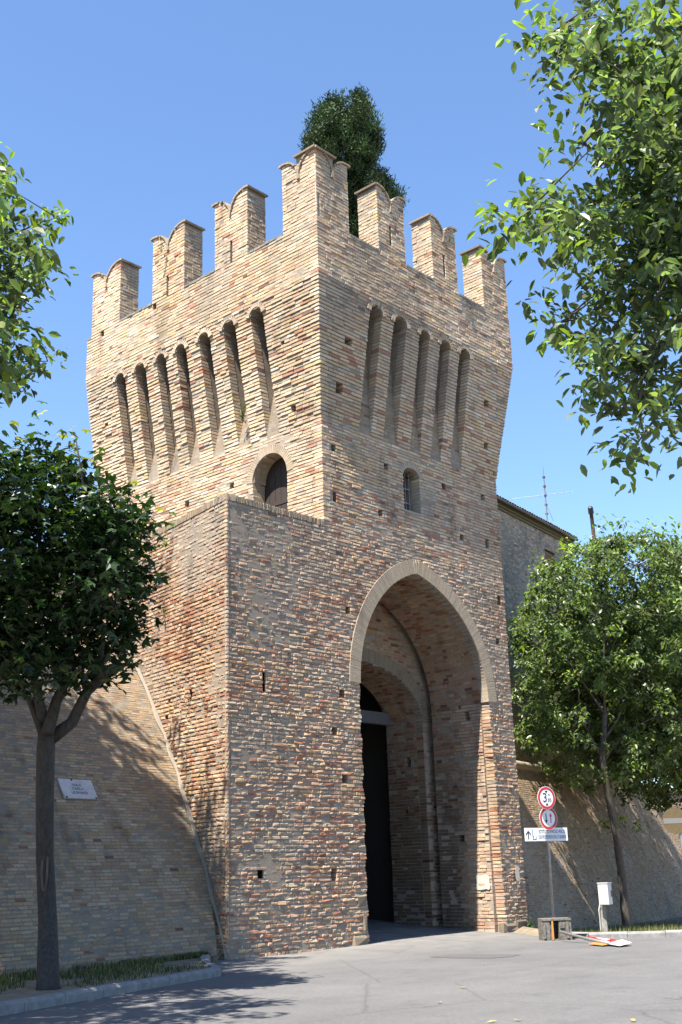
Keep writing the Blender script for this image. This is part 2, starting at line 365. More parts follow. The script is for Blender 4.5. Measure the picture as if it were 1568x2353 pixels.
def voussoirs(mb, O, U, N, P, width, thick, off, dep, pal, gap=.003, rough=.0008, mort=True):
    """ring of bricks on edge along the profile P (u,z): width outwards"""
    O = np.asarray(O, float); P = np.array(P); seg = np.linalg.norm(np.diff(P, axis=0), axis=1); s = np.concatenate([[0], np.cumsum(seg)])
    n = int(s[-1]/thick); o = []; a = []; b = []
    apex = P[int(np.argmax(P[:, 1]))]
    for i in range(n):
        t = (i+.5)*s[-1]/n; u = np.interp(t, s, P[:, 0]); z = np.interp(t, s, P[:, 1])
        e = .12; du = np.interp(t+e, s, P[:, 0])-np.interp(t-e, s, P[:, 0]); dz = np.interp(t+e, s, P[:, 1])-np.interp(t-e, s, P[:, 1]); l = math.hypot(du, dz)
        tx, tz = du/l, dz/l; nx, nz = -tz, tx       # outward (up/left of travel)
        o.append(O+U*(u+nx*width/2)+Z*(z+nz*width/2)+N*(off+rnd.gauss(0, rough))); a.append(U*nx+Z*nz); b.append(U*tx+Z*tz)
    o = np.array(o); col = pal(o @ U, o[:, 2])
    bricks_emit(mb, o, np.array(a), np.array(b), N, width/2-.004, s[-1]/n/2-gap/2, dep, .0012, col, .0005)
    if mort:
        for i in range(n):
            mb.box(o[i]-N*(dep/2+.004), a[i]*(width/2-.004), b[i]*(s[-1]/n/2+.004), N*dep/2, MORTAR*1.15)
def vault(mb, P, y0, y1, bl=(.16, .34), thick=.1, pal=None, inward=-1, gap=.012):
    """brick lining of a barrel running along Y, profile P in (x,z)"""
    P = np.array(P); seg = np.linalg.norm(np.diff(P, axis=0), axis=1); s = np.concatenate([[0], np.cumsum(seg)]); n = max(2, int(s[-1]/thick))
    o = []; bb = []; nn = []; hl = []
    for i in range(n):
        t = (i+.5)*s[-1]/n; x = np.interp(t, s, P[:, 0]); z = np.interp(t, s, P[:, 1])
        e = .06; dx = np.interp(t+e, s, P[:, 0])-np.interp(t-e, s, P[:, 0]); dz = np.interp(t+e, s, P[:, 1])-np.interp(t-e, s, P[:, 1]); l = math.hypot(dx, dz)
        tx, tz = dx/l, dz/l; nrm = np.array([tz, 0, -tx]); tg = np.array([tx, 0, tz]); h = s[-1]/n/2
        mb.box(np.array([x, (y0+y1)/2, z])-nrm*.058, (0, (y1-y0)/2, 0), tg*(h+.004), nrm*.05, MORTAR*(.75+.3*min(1, max(0, (z-3)/4))))
        y = y0
        while y < y1-.03:
            ln = rnd.uniform(*bl); e_ = min(y1, y+ln)
            if y1-e_ < .08: e_ = y1
            o.append(np.array([x, (y+e_)/2, z])+nrm*rnd.gauss(0, .005)); hl.append((e_-y)/2-gap/2); bb.append(tg); nn.append(nrm); y = e_
    o = np.array(o); col = pal(o[:, 1]*1.0, o[:, 2])
    bricks_emit(mb, o, Y, np.array(bb), np.array(nn), np.array(hl), s[-1]/n/2-gap/2, .05, .007, col, .003)

# ------------------------------------------------------------------ the gate tower
tower = thing('gate_tower', 'tall square brick gate tower with swallowtail battlements and a pointed archway', 'tower')
CH = .100
ZF0, ZF1, ZTOP, FL = 14.0, 18.05, 19.75, .70           # flare start, crease, crenel floor, overhang
def ofl(z): return 0.0 if z <= ZF0 else min(FL, (z-ZF0)/(ZF1-ZF0)*FL)
def ofr(z): return ofl(z)*.70
TW, TD = 8.42, 10.30
NR, NL = -Y, -X
R0, L0 = np.zeros(3), np.zeros(3)
def rect_cuts(holes):
    def f(z): return [(u-w/2, u+w/2) for (u, zc, w, h) in holes if abs(z-zc) < h/2]
    return f
def notch(u, z, w=.2, h=.22): return (u, z, w, h)
# main arch
ARCH = arch_profile(1.27, 7.13, 6.65, 10.13, .32, 26, 3.92)
JL, JR = 1.25, 7.2
acut = arch_cut(ARCH); acut_r = arch_cut(ARCH, .45)
WIN = arch_profile(3.55, 4.32, 13.15, 13.42, 0, 8); wcut = arch_cut(WIN); wcut_r = arch_cut(WIN, .24)
holesR = [notch(-2.32, 6.36, .11, .52)]+[notch(*t) for t in ((.86, 8.57), (.53, 6.33), (.2, 5.3), (.53, 4.06), (.02, 1.74), (-2.5, 1.84), (7.89, 8.58), (8.12, 9.94), (7.67, 11.74), (6.32, 11.7), (2.42, 11.71), (.42, 11.73, .26, .34), (7.61, 13.28), (5.53, 13.21), (2.77, 13.19), (.45, 13.19, .26, .2))]
hR = rect_cuts(holesR)
def cutsR(z, ring=True):
    c = list(hR(z))
    if z < 6.65: c.append((JL+.03*math.sin(z*9), JR+.10-.02*z+.012*math.sin(z*7)))
    else:
        t = (acut_r if ring else acut)(z)
        if t: c.append(t)
    if 12.05 < z < 13.15: c.append((3.55, 4.32))
    elif 13.15 <= z < 13.75:
        t = (wcut_r if ring else wcut)(z)
        if t: c.append(t)
    return c
tooth = {}
def tt(z):
    k = round(z*30)
    if k not in tooth: tooth[k] = rnd.uniform(-.16, .14)
    return tooth[k]
fw_ = MB(); bu = MB(); ga = MB()
rag = lambda u, z: np.clip((9.5-z)/4, 0, 1)*np.clip(vnoise(u*.8, z*.8, 77)*1.6-.2, 0, 1)
ZL = courses(0.0, 10.80, CH)
ZL[0] = -.25
palR = lambda u, z: pal_tower(u, z, 1)
low = dict(rough=.006, miss=.02, jit=.005, ch=.013, rec=(.007, .018), warp=.022, fade=rag, gv=.008, gh=.018, hv=.2, blen=(.12, .33), edep=.05, mort=MORTAR*.92)
brick_wall(bu, R0, X, NR, ZL, lambda z: [(-3.57, tt(z))], lambda z: 0.0, palR, lambda z: hR(z), keyL='but', T=.08, **low)
brick_wall(fw_, R0, X, NR, ZL, lambda z: [(tt(z), TW)], lambda z: .0, palR, cutsR, lambda z: cutsR(z, False), keyR='far', **low)
ZM = courses(10.80, ZF0, CH)
stone = lambda u, z: np.where(((u > 4.32) & (u < 4.95) & (z > 11.95) & (z < 13.0))[:, None], np.array([[0.343, 0.297, 0.231]])*rng.uniform(.93, 1.05, (len(u), 1)), pal_tower(u, z, 1))
brick_wall(fw_, R0, X, NR, ZM, lambda z: [(0.0, TW)], lambda z: 0.0, stone, cutsR, lambda z: cutsR(z, False), keyL='c0', keyR='far', rough=.006, miss=.012, jit=.004, ch=.010, rec=(.006, .022), warp=.018, gh=.022, hv=.2, seed=4)
# left face of the shaft
DOOR = arch_profile(1.38, 2.80, 12.75, 13.47, 0, 12); dcut = arch_cut(DOOR); dcut_r = arch_cut(DOOR, .27)
holesL = [notch(3.7, 12.88), notch(5.74, 12.78)]; hL = rect_cuts(holesL)
def cutsL(z, ring=True):
    c = list(hL(z))
    if z < 12.75: c.append((1.38, 2.80))
    else:
        t = (dcut_r if ring else dcut)(z)
        if t: c.append(t)
    return c
palL = lambda u, z: pal_tower(u, z, 3)
sw = MB()
brick_wall(sw, L0, Y, NL, ZM, lambda z: [(0.0, TD)], lambda z: 0.0, palL, cutsL, lambda z: cutsL(z, False), keyL='c0', rough=.007, jit=.004, ch=.006, warp=.016, gh=.020, hv=.15, seed=7)
# flared gallery with slots and corbels
slR = [(1.58, 2.13), (2.67, 3.28), (3.92, 4.40), (4.94, 5.45), (5.95, 6.50)]
slL = [(1.66, 2.18), (2.85, 3.38), (4.00, 4.50), (5.12, 5.60), (6.10, 6.56), (7.13, 7.66), (8.20, 8.67)]
zspr = 17.62
def slot_open(s, z, grow=0.0):
    c, w = (s[0]+s[1])/2, (s[1]-s[0])/2
    if z <= zspr: return (c-w, c+w)
    d = (w+grow)**2-(z-zspr)**2
    if d <= 0: return None
    return (c-math.sqrt(d), c+math.sqrt(d))
ZG = courses(ZF0, ZF1, .108)
hG = {'R': rect_cuts([notch(.61, 15.01, .28, .24), notch(.79, 16.46, .34, .26), notch(7.57, 16.48, .26, .24), notch(7.74, 15.1, .24, .22)]),
      'L': rect_cuts([notch(1.03, 16.53, .14, .14), notch(.98, 14.52, .2, .15), notch(9.43, 16.4, .16, .18)])}
corb = {'R': [MB() for _ in range(4)], 'L': [MB() for _ in range(6)]}
SD = {'R': .05, 'L': .50}
def gal(face, O, U, N, slots, end, keyR, pal, seed):
    def spans(z):
        if z > zspr+.35: return [(-ofl(z), end(z))]
        e = [slot_open(s, z) for s in slots]
        if any(t is None for t in e): return [(-ofl(z), end(z))]
        pts = [-ofl(z)]+[q for t in e for q in t]+[end(z)]
        return [(pts[2*i], pts[2*i+1]) for i in range(len(slots)+1)]
    def cuts(z): return hG[face](z)+[t for t in (slot_open(s, z, .16) for s in slots) if t] if z > zspr else hG[face](z)
    def cutm(z): return hG[face](z)+[t for t in (slot_open(s, z) for s in slots) if t] if z > zspr else hG[face](z)
    def pick(i, n):
        return corb[face][i-1] if (n > 2 and 0 < i < n-1) else ga
    brick_wall(ga, O, U, N, ZG, spans, ofl, pal, cuts, cutm, T=lambda z: max(.06, ofl(z)+.06+.60*min(1, max(0, (z-14.15)/1.6))), keyL='c0', keyR=keyR, pick=pick, rough=.008, jit=.003, ch=.005,
               rec=(.006, .022), warp=.010, seed=seed, gv=.006, gh=.021, blen=(.24, .48))
    # back of the slots: the older wall face, patchy mortar
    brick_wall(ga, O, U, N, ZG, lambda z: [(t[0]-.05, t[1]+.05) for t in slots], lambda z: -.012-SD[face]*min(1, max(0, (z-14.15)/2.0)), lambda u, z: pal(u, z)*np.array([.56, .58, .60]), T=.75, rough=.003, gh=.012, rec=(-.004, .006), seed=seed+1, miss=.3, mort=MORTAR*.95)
    for s in slots:
        w = (s[1]-s[0])/2; c = (s[0]+s[1])/2
        P = [(c-w*math.cos(t), zspr+w*math.sin(t)) for t in np.linspace(0, math.pi, 13)]
        voussoirs(ga, O, U, N, P, .16, .062, FL-.02, .3, lambda u, z: palette(np.tile([.3, .5, .08, .01, .1, .0, 0, .3], (len(u), 1)), rng.random(len(u))))
        # soffit closing the slot's head
        for k in range(12):
            (ua, za), (ub, zb) = P[k], P[k+1]
            ga.box(O+U*(ua+ub)/2+Z*((za+zb)/2+.06)+N*(FL/2-.32), (U*(ub-ua)+Z*(zb-za))/2*1.06, N*(FL/2+.27), np.cross(N, (U*(ub-ua)+Z*(zb-za)))/np.hypot(ub-ua, zb-za)*.05, MORTAR*.9)
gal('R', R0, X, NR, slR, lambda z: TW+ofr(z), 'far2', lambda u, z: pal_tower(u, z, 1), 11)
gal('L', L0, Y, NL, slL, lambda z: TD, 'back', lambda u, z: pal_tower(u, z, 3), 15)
# upper wall under the battlements
pa = MB()
ZU = courses(ZF1, ZTOP, .104); RO = np.array([0, -FL, 0.]); LO = np.array([-FL, 0, 0.])
hU = rect_cuts([notch(9.45, 19.6), notch(6.64, 19.66)])
brick_wall(pa, RO, X, NR, ZU, lambda z: [(-FL, TW+ofr(z))], lambda z: 0.0, lambda u, z: pal_tower(u, z, 1), lambda z: [], T=.85, keyL='c0', keyR='far2', rough=.006, jit=.003, warp=.014, seed=21, gh=.020, blen=(.22, .45))
brick_wall(pa, LO, Y, NL, ZU, lambda z: [(-FL, TD)], lambda z: 0.0, lambda u, z: pal_tower(u, z, 3), hU, T=.85, keyL='c0', keyR='back', rough=.006, jit=.003, warp=.014, seed=23, gh=.022, rec=(.008, .024), blen=(.22, .45))
# weathered grey capping of the crenel floors
for (O, U, N, gaps) in ((RO, X, NR, [(.69, 2.03), (3.32, 4.70), (6.01, 7.45)]), (LO, Y, NL, [(.67, 2.2), (3.68, 5.16), (6.75, 8.5)])):
    for g0, g1 in gaps:
        u = g0+.01; capm = MB()
        while u < g1-.02:
            e = min(g1-.01, u+rnd.uniform(.14, .3))
            capm.box(O+U*(u+e)/2+Z*(ZTOP+.025+rnd.gauss(0, .006))-N*.42, U*((e-u)/2-.006), Z*.035, N*(.43+rnd.uniform(0, .02)), np.array([0.178, 0.172, 0.155])*rnd.uniform(.8, 1.15)); u = e
        capm.build('parapet_capping', M_brick, tower)
fw_.build('front_wall', M_brick, tower); sw.build('side_wall', M_brick, tower); 
ga.build('flared_gallery', M_brick, tower); pa.build('parapet_wall', M_brick, tower);
for m in corb['R']+corb['L']: m.build('corbel', M_brick, tower)
# battlements
def merlon(O, U, N, u0, u1, pal, depth=.78, slit=None, kl=None, kr=None, inset=0.0):
    zb, zt, hn = ZTOP, 22.10+rnd.uniform(-.05, .04), .78; c = (u0+u1)/2; hw = (u1-u0)/2
    def top(u):
        t = 1-abs(u-c)/hw                        # 0 at the outer ends, 1 in the notch
        return zt-hn+hn*math.sqrt(max(0., 1-(max(0., t)*.998)**2.5))
    def prof(z):
        if z <= zt-hn: return [(u0, u1)]
        q = max(0, 1-((z-zt+hn)/hn)**2)**.4*hw
        return [(u0, u0+q), (u1-q, u1)] if q > .03 else []
    m = MB()
    zz = courses(zb, zt, .108)
    cut = (lambda z: [(slit[0]-.055, slit[0]+.055)] if slit and slit[1] < z < slit[2] else [])
    brick_wall(m, O, U, N, zz, prof, lambda z: 0.0, pal, cut, T=.03, dep=.05, keyL=kl or 'm%f' % u0, keyR=kr or 'n%f' % u1, rough=.007, warp=0, blen=(.18, .36))
    for ue, s in ((u0, -1), (u1, 1)):
        if (s == -1 and kl == 'c0'): continue
        brick_wall(m, O+U*ue, -N, U*s, zz[:-1], lambda z: [(0.0, depth)], lambda z: 0.0, pal, None, T=.03, dep=.05, keyL=('m%f' % u0 if s < 0 else 'n%f' % u1), rough=.007, warp=0, blen=(.16, .34))
    pts = [(u0+.014, zb), ]
    if slit: pts += [(slit[0]-.055, zb), (slit[0]-.055, slit[2]), (slit[0]+.055, slit[2]), (slit[0]+.055, zb)]
    pts += [(u1-.014, zb)]+[(u, top(u)-.01) for u in np.linspace(u1-.014, u0+.014, 41)]
    m.prism([O+U*u+Z*z-N*(.02+inset) for u, z in pts], -N*(depth-.02-inset), MORTAR)
    if slit and slit[1] > zb+.05: m.box(O+U*slit[0]+Z*(zb+slit[1])/2-N*depth/2, U*.054, Z*(slit[1]-zb)/2, N*(depth/2-.03), MORTAR)
    o = m.build('merlon', M_brick, tower)
    k = MB(); us = np.concatenate([[u0-.09], np.linspace(u0, u1, 45), [u1+.09]])
    zt_ = [top(min(max(u, u0), u1))-(0.02 if (u < u0 or u > u1) else 0) for u in us]
    for i in range(len(us)-1):
        if 1 < i < len(us)-3 and rnd.random() < .06: continue
        a = O+U*us[i]+Z*zt_[i]; b = O+U*us[i+1]+Z*zt_[i+1]; t = b-a; l = np.linalg.norm(t); nn = np.cross(N, t)/l
        if nn[2] < 0: nn = -nn
        k.box((a+b)/2+nn*.032-N*(depth/2-.01), t/2*1.03, N*(depth/2+.04+rnd.uniform(0, .012)), nn*.028, np.array([.265, .215, .160])*rnd.uniform(.75, 1.15))
    k.build('coping', M_brick, o)
pR = lambda u, z: pal_tower(u, z, 1); pL = lambda u, z: pal_tower(u, z, 3)
merlon(RO, X, NR, -FL, .69, pR, slit=(-.60, 19.9, 20.6), kl='c0'); merlon(LO, Y, NL, -FL, .67, pL, kl='c0', inset=.004)
merlon(RO, X, NR, 2.03, 3.32, pR, slit=(2.62, 20.15, 20.9)); merlon(RO, X, NR, 4.70, 6.01, pR, slit=(5.33, 20.2, 20.95)); merlon(RO, X, NR, 7.45, 8.88, pR)
merlon(LO, Y, NL, 2.2, 3.68, pL, slit=(2.93, 19.76, 20.5)); merlon(LO, Y, NL, 5.16, 6.75, pL, slit=(5.98, 19.76, 20.5)); merlon(LO, Y, NL, 8.5, 10.05, pL)
# hidden back walls, roof and floors: they close the tower
bk = MB()
bk.bx(.05, 8.30, TD-.5, TD-.01, 0, ZTOP, (0.277, 0.211, 0.145)); bk.bx(7.9, 8.36, .45, TD-.52, 10.5, ZTOP, (0.277, 0.211, 0.145)); bk.bx(7.62, 8.36, 4.3, TD-.52, 0, 10.5, (0.277, 0.211, 0.145)); bk.bx(7.62, 8.36, .45, 4.3, 0, 10.5, (0.277, 0.211, 0.145))
bk.bx(.0, 7.88, .42, TD-.52, 18.6, 18.9, (0.198, 0.178, 0.158)); bk.bx(.42, 7.6, .5, TD-.52, 10.62, 10.8, (0.198, 0.178, 0.158))
bk.bx(.80, .84, .82, TD-.52, 10.9, 18.55, (0.132, 0.119, 0.106)); bk.bx(.8, 7.88, .78, .81, 10.9, 18.55, (0.132, 0.119, 0.106))
bk.bx(-3.1, .9, .405, .46, -.2, 10.6, (0.132, 0.119, 0.106)); bk.bx(7.42, 7.6, .405, .44, -.2, 10.6, (0.132, 0.119, 0.106))
bk.bx(-3.5, .04, TD-.6, TD-.3, -.2, 10.7, (0.066, 0.0594, 0.0528)); bk.bx(.6, .7, 4.26, TD-.55, -.2, 10.6, (0.0297, 0.0264, 0.0238)); bk.bx(.71, 7.61, 9.0, 9.1, -.2, 10.6, (0.0297, 0.0264, 0.0238)); bk.bx(7.5, 7.61, 4.26, 8.99, -.2, 10.6, (0.0396, 0.0343, 0.0304)); bk.bx(.71, 7.49, 4.26, 8.99, 9.0, 9.1, (0.0297, 0.0264, 0.0238))  # chamber walls near-black: the gloom is put into their colour
bk.build('back_wall', M_brick, tower)
# main arch: ring, passage, inner arch, beam
ring = MB()
palA = lambda u, z: np.array([[0.304, 0.247, 0.182]])*rng.uniform(.9, 1.08, (len(u), 1))*(.92+.16*vnoise(u*2, z*2, 3))[:, None]
voussoirs(ring, R0, X, NR, ARCH, .44, .072, .02, .30, palA)
ring.build('arch_ring', M_brick, tower)
pas = MB()
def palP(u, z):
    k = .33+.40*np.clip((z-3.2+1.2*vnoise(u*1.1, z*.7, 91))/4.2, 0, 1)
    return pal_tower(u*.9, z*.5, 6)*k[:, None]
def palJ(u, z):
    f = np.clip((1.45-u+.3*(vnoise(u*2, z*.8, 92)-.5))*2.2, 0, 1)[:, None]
    return palP(u, z)*(1-f)+(pal_tower(u, z, 1)*.6+np.array([.34, .275, .21])*.4)*f  # paler up to the shadow edge: sunlit look painted into the jamb
hp = rect_cuts([notch(1.12, 6.79, .12, .42), notch(.85, 6.31, .2, .26), notch(1.33, 2.66, .2, .24), notch(1.89, 6.81, .1, .4)])
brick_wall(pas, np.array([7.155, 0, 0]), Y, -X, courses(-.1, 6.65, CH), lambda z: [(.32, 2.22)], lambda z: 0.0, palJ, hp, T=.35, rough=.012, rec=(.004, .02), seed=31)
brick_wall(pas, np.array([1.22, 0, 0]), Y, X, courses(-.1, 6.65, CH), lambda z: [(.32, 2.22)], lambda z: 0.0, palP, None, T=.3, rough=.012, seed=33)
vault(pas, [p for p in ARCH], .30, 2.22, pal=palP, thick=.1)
# recess of the portcullis and the wall over the inner arch
INN = arch_profile(1.3, 7.0, 6.25, 7.92, .0, 16); icut = arch_cut(INN); icut_r = arch_cut(INN, .42)
def ic(z, ring=True):
    if z < 6.25: return [(1.3, 7.0)]
    t = (icut_r if ring else icut)(z); return [t] if t else []
iw = MB()
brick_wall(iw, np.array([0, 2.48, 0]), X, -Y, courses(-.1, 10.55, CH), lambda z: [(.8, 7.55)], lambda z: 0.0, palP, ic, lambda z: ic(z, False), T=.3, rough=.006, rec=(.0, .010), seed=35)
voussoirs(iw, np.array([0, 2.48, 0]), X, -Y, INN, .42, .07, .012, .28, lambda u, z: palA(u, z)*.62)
iw.build('inner_arch', M_brick, tower)
hq = rect_cuts([notch(2.75+.4, 5.1, .2, .3), notch(3.3, 3.6, .15, .15)])
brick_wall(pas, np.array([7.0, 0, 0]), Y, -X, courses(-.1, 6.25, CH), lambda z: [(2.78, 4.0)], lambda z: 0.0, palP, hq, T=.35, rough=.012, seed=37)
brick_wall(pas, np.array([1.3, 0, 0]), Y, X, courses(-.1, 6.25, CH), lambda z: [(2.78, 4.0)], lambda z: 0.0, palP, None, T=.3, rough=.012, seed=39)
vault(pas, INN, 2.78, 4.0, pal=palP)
pas.bx(.5, 1.0, 4.02, 4.25, -.2, 10.6, (0.132, 0.119, 0.106)); pas.bx(7.36, 7.62, 4.02, 4.25, -.2, 10.6, (0.132, 0.119, 0.106))
for (ua, za), (ub, zb) in zip(INN[:-1], INN[1:]):
    pas.poly([(ua, 4.02, za+.02), (ub, 4.02, zb+.02), (ub, 4.02, 10.6), (ua, 4.02, 10.6)], [[0, 1, 2, 3]], (0.132, 0.119, 0.106))
pas.build('passage', M_brick, tower)
bm = MB(); bm.bx(1.0, 7.3, 3.78, 3.98, 6.32, 6.70, (0.198, 0.198, 0.205)); bm.build('lintel_beam', simple('grey_beam', (.13, .13, .135), .8, 0, 8, .15), tower)
# door on the left face, window on the right face
dr = MB()
voussoirs(dr, L0, Y, NL, DOOR, .26, .06, .012, .28, palA)
for (ua, za), (ub, zb) in zip(DOOR[:-1], DOOR[1:]):
    t = Y*(ub-ua)+Z*(zb-za); l = np.linalg.norm(t)
    dr.box(Y*(ua+ub)/2+Z*((za+zb)/2)+X*.30+np.cross(X, t)/l*-.0+Z*.03, t/2*1.03, X*.26, np.cross(X, t)/l*.03, np.array([0.277, 0.224, 0.158])*rnd.uniform(.85, 1.1))
for yy in (1.35, 2.83): dr.bx(.04, .56, yy-.03, yy+.03, 10.9, 12.75, (0.277, 0.224, 0.158))
dframe = dr.build('door_arch', M_brick, tower)
dl = MB()
dl.prism([(.50, u, z) for u, z in [(1.38, 10.95)]+[(p[0], p[1]) for p in DOOR]+[(2.8, 10.95)]], (.06, 0, 0))
for k in range(6): dl.bx(.488, .502, 1.42+.235*k, 1.42+.235*k+.215, 11.0, 13.2-.12*abs(k-2.5)**1.6)
dl.bx(.47, .49, 1.40, 2.78, 12.05, 12.16)
dl.build('door', M_wood, tower)
wd = MB()
voussoirs(wd, R0, X, NR, WIN, .22, .07, .012, .2, lambda u, z: np.tile([0.33, 0.284, 0.224], (len(u), 1))*rng.uniform(.92, 1.06, (len(u), 1)))
wd.bx(3.50, 4.37, .0, .30, 11.98, 12.045, (0.277, 0.251, 0.205)); wd.bx(4.32, 4.40, .03, .56, 12.05, 13.3, (0.29, 0.244, 0.185)); wd.bx(3.47, 3.55, .03, .56, 12.05, 13.3, (0.29, 0.244, 0.185)); wd.bx(3.5, 4.4, .03, .56, 13.42, 13.5, (0.238, 0.198, 0.145))
wf = wd.build('window_frame', M_brick, tower)
wp = MB(); wp.bx(3.5, 4.4, .52, .56, 12.0, 13.45); wp.build('window_opening', M_dark, tower)
wb = MB()
for k in range(4): wb.tube([(3.66+.18*k, .33, 12.05), (3.66+.18*k, .33, 13.38)], .014, 6)
for z in (12.4, 12.85): wb.bx(3.55, 4.32, .325, .335, z, z+.03)
wb.build('window_bars', M_steel, tower)
# buttress: side face turned in, top ledge with bricks on edge
TH = R(78); BD = np.array([math.cos(TH), math.sin(TH), 0]); BN = np.array([-BD[1], BD[0], 0.]); BO = np.array([-3.57, 0, 0.])
hB = rect_cuts([notch(1.79, 6.17, .16, .24), notch(2.94, 6.15, .15, .16), notch(3.1, 5.76, .2, .14)])
brick_wall(bu, BO, BD, BN, ZL, lambda z: [(0.0, 10.0)], lambda z: 0.0, palL, hB, keyL='but', T=.08, **{**low, 'seed': 41, 'rough': .006, 'rec': (.008, .024)})
bu.bx(-3.1, .9, .40, .45, -.2, 10.6, MORTAR*.6); bu.prism([BO+BD*.5-BN*.35-Z*.2, BO+BD*9.5-BN*.35-Z*.2, BO+BD*9.5-BN*.35+Z*10.6, BO+BD*.5-BN*.35+Z*10.6], -BN*.05, MORTAR*.6)
bcore = [BO+BD*.03+X*.03, BO+BD*10.0+X*.03, np.array([.95, 9.8, 0]), np.array([.95, .03, 0])]
bu.prism([p+Z*10.74 for p in bcore], Z*.04, MORTAR*.9)
butt = bu.build('buttress', M_brick, tower)
cb_ = MB()
def soldier(O, U, N, u0, u1):
    u = u0; o = []; h = []
    while u < u1: w = rnd.uniform(.06, .085); o.append(O+U*(u+w/2)+Z*(10.895+rnd.gauss(0, .006))+N*(.012+rnd.gauss(0, .006))); h.append(w/2-.005); u += w
    o = np.array(o); bricks_emit(cb_, o, U, Z, N, np.array(h), .085, .3, .007, palette(np.tile([.3, .2, .25, .04, .4, 0, 0, .02], (len(o), 1)), rng.random(len(o)))*.72, .005)
soldier(np.zeros(3), X, NR, -3.55, -.02); soldier(BO, BD, BN, .02, 9.6)
cb_.bx(-3.52, .0, .02, .3, 10.79, 10.955, MORTAR*.8)
cb_.build('coping', M_brick, butt)
# rough stones at the foot of the left jamb
for (x, z, w, h) in ((1.0, 1.10, .22, .17), (1.12, .60, .12, .26), (.9, .12, .3, .16), (7.55, .12, .34, .13), (8.05, .16, .3, .17)):
    qs = MB(); bricks_emit(qs, np.array([[x, -.035, z]]), X, Z, -Y, w, h, .25, .07, np.array([[0.155, 0.129, 0.099]])*rnd.uniform(.8, 1.1), .025); qs.build('corner_stone', M_brick, tower)

# ------------------------------------------------------------------ ground, road, verges, kerbs
def grid_sheet(name, poly, zf, mat, step=1.0, kind='structure'):
    """flat polygon filled with a triangulated fan of its own outline"""
    m = MB(); m.poly([(x, y, zf(x, y)) for x, y in poly], [list(range(len(poly)))]); return tag(m.build(name, mat), kind=kind)
g = MB(); g.poly([(-300, -300, -.62), (400, -300, -.62), (400, 400, -.62), (-300, 400, -.62)], [[0, 1, 2, 3]]); tag(g.build('ground', M_earth), kind='structure')
KL = [(-30, -12.2), (-16, -6.75), (-12.7, -5.35), (-10.9, -4.75), (-9.6, -4.35), (-8.4, -3.95), (-7.4, -3.6), (-6.7, -3.3), (-6.35, -3.0), (-6.2, -2.6), (-5.3, -1.3), (-4.4, -.35)]
KR = [(8.2, .1), (5.05, -3.35), (4.75, -3.75), (4.85, -4.1), (5.4, -4.9), (6.3, -6.0), (9.0, -9.2), (14, -15), (30, -34)]
road = MB()
xs = np.linspace(-60, 60, 121); ys = np.linspace(-60, 12, 73)
def rz(x, y):
    z = .012*math.sin(x*.35+1)*math.cos(y*.3)+.01*math.sin(x*.9-y*.7)
    z += .05*math.exp(-((x-2.5)**2+(y+1.5)**2)/6)
    if y > 0: z += .066*y
    return z-.006
V = [(x, y, rz(x, y)) for y in ys for x in xs]; nx = len(xs)
def on_verge(x, y): return x > 5.0 and y > np.interp(x, [4.75, 5.4, 6.3, 9.0, 14, 30, 60], [-3.75, -4.9, -6.0, -9.2, -15, -34, -70])+.15 and not (x < 8.6 and y > -.2-.0*x+(x-8.4)*1.0-2.2*max(0, (8.4-x)/3.4))
road.quads(V, [[j*nx+i, j*nx+i+1, (j+1)*nx+i+1, (j+1)*nx+i] for j in range(len(ys)-1) for i in range(nx-1) if not on_verge((xs[i]+xs[i+1])/2, (ys[j]+ys[j+1])/2)], (0.33, 0.33, 0.33))
tag(road.build('road', M_asph, None, True), kind='structure')
def wall_y_left(x): return math.tan(R(4))*(x+3.57)
vl = MB(); pts = KL[::-1]; 
W1 = [(x, wall_y_left(x)+.25) for x in np.linspace(-3.3, -30, 14)]
vl.poly([(x, y, .125) for x, y in KL]+[(x, y, .10) for x, y in W1], [list(range(len(KL)+len(W1)))])
tag(vl.build('left_verge', M_earth), kind='structure')
PR = R(13); UR = np.array([math.cos(PR), math.sin(PR), 0]); NRW = np.array([math.sin(PR), -math.cos(PR), 0.]); RW0 = np.array([8.0, 1.9, 0.])
vr = MB(); ro = []
for i, (x, y) in enumerate(KR):
    q = RW0+UR*max(0, (x-8.2)*1.6+ (0 if i < 2 else i*1.5))
    ro.append(((x, y, .13), (q[0], q[1]+.6, -.45-.07*i)))
for i in range(len(ro)-1):
    a, b = ro[i]; c, d = ro[i+1]; n = 6
    for k in range(n):
        f = lambda p, q, t: tuple(np.array(p)*(1-t)+np.array(q)*t)
        vr.poly([f(a, b, k/n), f(c, d, k/n), f(c, d, (k+1)/n), f(a, b, (k+1)/n)], [[0, 1, 2, 3]])
tag(vr.build('right_verge', M_earth), kind='structure')
def kerb(name, line, side, h=.155, w=.16):
    m = MB(); P = [np.array([x, y, 0.]) for x, y in line]; s = np.concatenate([[0], np.cumsum([np.linalg.norm(P[i+1]-P[i]) for i in range(len(P)-1)])])
    g_ = lambda t: np.array([np.interp(t, s, [p[0] for p in P]), np.interp(t, s, [p[1] for p in P]), 0])
    n = int(s[-1]/.95)
    for i in range(n):
        a, b = g_(i*s[-1]/n+.006), g_((i+1)*s[-1]/n-.006); t = b-a; t /= np.linalg.norm(t); q = np.array([-t[1], t[0], 0])*side
        hh = h+rnd.gauss(0, .006); c = np.array([.5]*3)
        pr = [(-.02, -.3), (-.02, hh-.05), (.0, hh-.018), (.03, hh), (w, hh), (w, -.3)]
        m.prism([a+q*u+Z*z for u, z in pr], b-a, c)
    return tag(m.build(name, M_kerb), kind='structure')
kerb('left_kerb', KL, 1); kerb('right_kerb', KR[1:], 1)
